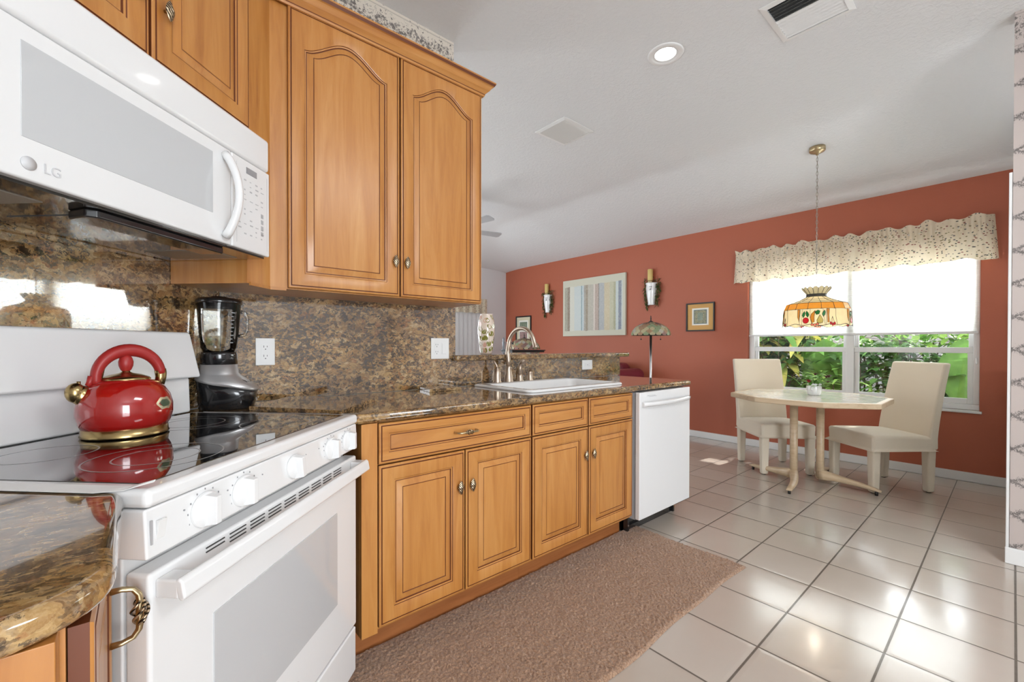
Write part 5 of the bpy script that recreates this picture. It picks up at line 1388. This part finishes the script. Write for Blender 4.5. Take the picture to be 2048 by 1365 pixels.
# ================================================================== GARDEN OUTSIDE
g = G(); g.box(5.6, 12, -5, 9, -.25, -.12); ob('garden_soil', g, 'soil', kind='structure')
g = G(); g.box(8.6, 8.8, -5, 9, -.2, 2.0); ob('garden_wall', g, 'gardenwall', label='pale stucco garden wall beyond the dining window', category='wall')
GRP = 'garden plants outside the dining window'
def plant(label, x, y, fn, mats, zb=-.12):
    t = thing('garden_plant', label, 'plant', (x, y, zb), 0, GRP)
    g = G(); g2 = G(); fn(g, g2); ob('foliage', g, mats, t)
    if g2.v: ob('stems', g2, 'stem', t)
    return t
def strap(n, z0, z1, spread, L, wd, droop=.5):
    def f(g, g2):
        for k in range(n):
            a = random.uniform(0, 2 * pi); z = random.uniform(z0, z1); e = random.uniform(.2, 1.1)
            x, y = random.uniform(-1, 1) * spread, random.uniform(-1, 1) * spread
            leaf_geo(g, (x, y, z), (cos(a) * cos(e), sin(a) * cos(e), sin(e)), L * random.uniform(.7, 1.15), wd * random.uniform(.7, 1.2), droop, .25, random.choice((0, 0, 1)), 8)
        for k in range(7): x, y = random.uniform(-1, 1) * spread, random.uniform(-1, 1) * spread; g2.tube([(x, y, 0), (x * .9, y * .9, z1)], .006, 6)
    return f
def bush(n, bx, by, z0, z1, L, wd, m=(0, 0, 1)):
    def f(g, g2):
        for k in range(n):
            x, y = random.gauss(0, bx), random.gauss(0, by); z = random.uniform(z0, z1); a = random.uniform(0, 2 * pi)
            leaf_geo(g, (x, y, z), (cos(a), sin(a), random.uniform(-.6, .6)), L * random.uniform(.7, 1.2), wd * random.uniform(.7, 1.2), .3, .2, random.choice(m), 5)
        for k in range(9):
            a = random.uniform(0, 2 * pi); g2.tube([(0, 0, 0), (bx * .4 * cos(a), by * .4 * sin(a), z0 + .3 * (z1 - z0)), (bx * 1.5 * cos(a), by * 1.5 * sin(a), z1 - .1)], [.009, .005, .003], 6)
    return f
def paddle(specs):
    def f(g, g2):
        for (y, z, L, wd, ly, lx) in specs: leaf_geo(g, (0, y, z), (lx, ly, 1), L, wd, .12, .22, random.choice((0, 1)), 12, up=Vector((-1, 0, 0))); g2.tube([(0, y * .3, 0), (0, y, z)], .02, 8)
    return f
random.seed(77)
plant('yellow variegated lily leaves filling the top of the left window half', 6.75, 2.15, strap(150, 1.0, 1.45, .45, .70, .13, .7), ['leaf_yellow', 'leaf_mid'])
plant('climbing shrub with oval dark leaves behind the left dining chair', 6.35, 2.02, bush(420, .16, .25, .3, 1.55, .14, .075, (0, 0, 1)), ['leaf_dark', 'leaf_mid'])
plant('broad ribbed green leaf plant behind the flower pot in the left window half', 6.5, 1.50, paddle([(0, .62, .85, .52, .05, .0), (.05, .75, .7, .30, -.35, .1), (.32, .35, .7, .22, .25, .05), (-.12, .30, .6, .2, -.3, .1), (.5, .5, .6, .18, .5, 0)]), ['leaf_mid', 'leaf_mid'])
plant('low grassy plant at the bottom of the left window half', 6.3, 1.35, strap(80, .45, .85, .3, .45, .04, .4), ['leaf_bright', 'leaf_mid'])
plant('dark green bush low in the left window half', 7.2, 2.2, bush(1100, .3, .6, .1, 1.45, .17, .09, (0, 0, 1)), ['leaf_dark', 'leaf_mid'])
plant('dark shrub with small round leaves in the right window half', 6.7, .98, bush(650, .22, .27, .80, 1.32, .095, .065, (0, 0, 0, 1)), ['leaf_dark', 'leaf_mid'])
plant('bright green leafy twigs along the top of the right window half', 6.95, .72, bush(420, .25, .42, 1.24, 1.5, .10, .06, (0, 1, 1)), ['leaf_mid', 'leaf_bright'])
plant('large bright banana leaf at the right edge of the window', 6.35, .36, paddle([(0, .66, .80, .34, -.03, .02), (.14, .40, .55, .16, .22, .05)]), ['leaf_mid', 'leaf_mid'])
plant('dark leafy plant below the banana leaf at the right window edge', 6.9, .42, bush(650, .25, .25, .2, 1.15, .18, .10, (0, 0, 1)), ['leaf_dark', 'leaf_mid'])
plant('blade-leaved green plant at the middle bar of the window', 6.6, 1.25, strap(22, .75, 1.15, .14, .42, .07, .5), ['leaf_mid', 'leaf_dark'])
# unseen tree added to block the sun, all but a few beams
t = thing('sun_block_tree', 'unseen leafy tree added to keep most sun out of the dining window', 'tree', (7.75, 1.0, -.12), 0, None)
g = G(); random.seed(9)
gaps = [((4.36, 1.97), .085, .16), ((4.37, 1.14), .035, .085), ((4.30, 1.84), .05, .06), ((4.62, .47), .03, .03)]  # crown openings shaped to drop sun patches on the floor
def blocked(p):
    k = p.z / -SUN.z; q = p + SUN * k
    for (cx, cy), rx, ry in gaps:
        if ((q.x - cx) / rx) ** 2 + ((q.y - cy) / ry) ** 2 < 1: return True
    return False
cnt = 0
while cnt < 3300:
    p = Vector((random.uniform(7.3, 7.95), random.uniform(-.6, 2.3), random.uniform(2.35, 4.3)))
    d = Vector((random.uniform(-1, 1), random.uniform(-1, 1), random.uniform(-1, 1))).normalized(); cnt += 1
    if any(blocked(p + d * s_) for s_ in (0, .06, .12)): continue
    leaf_geo(g, tuple(p - Vector((7.75, 1.0, -.12))), d, .15, .085, .1, .15, 0, 3)
ob('foliage', g, 'leaf_dark', t)
g = G(); g.tube([(.3, 0, 0), (.28, .05, 1.5), (.1, 0, 2.7), (0, 0, 3.4)], [.09, .08, .06, .03], 12); ob('trunk', g, 'stem', t)
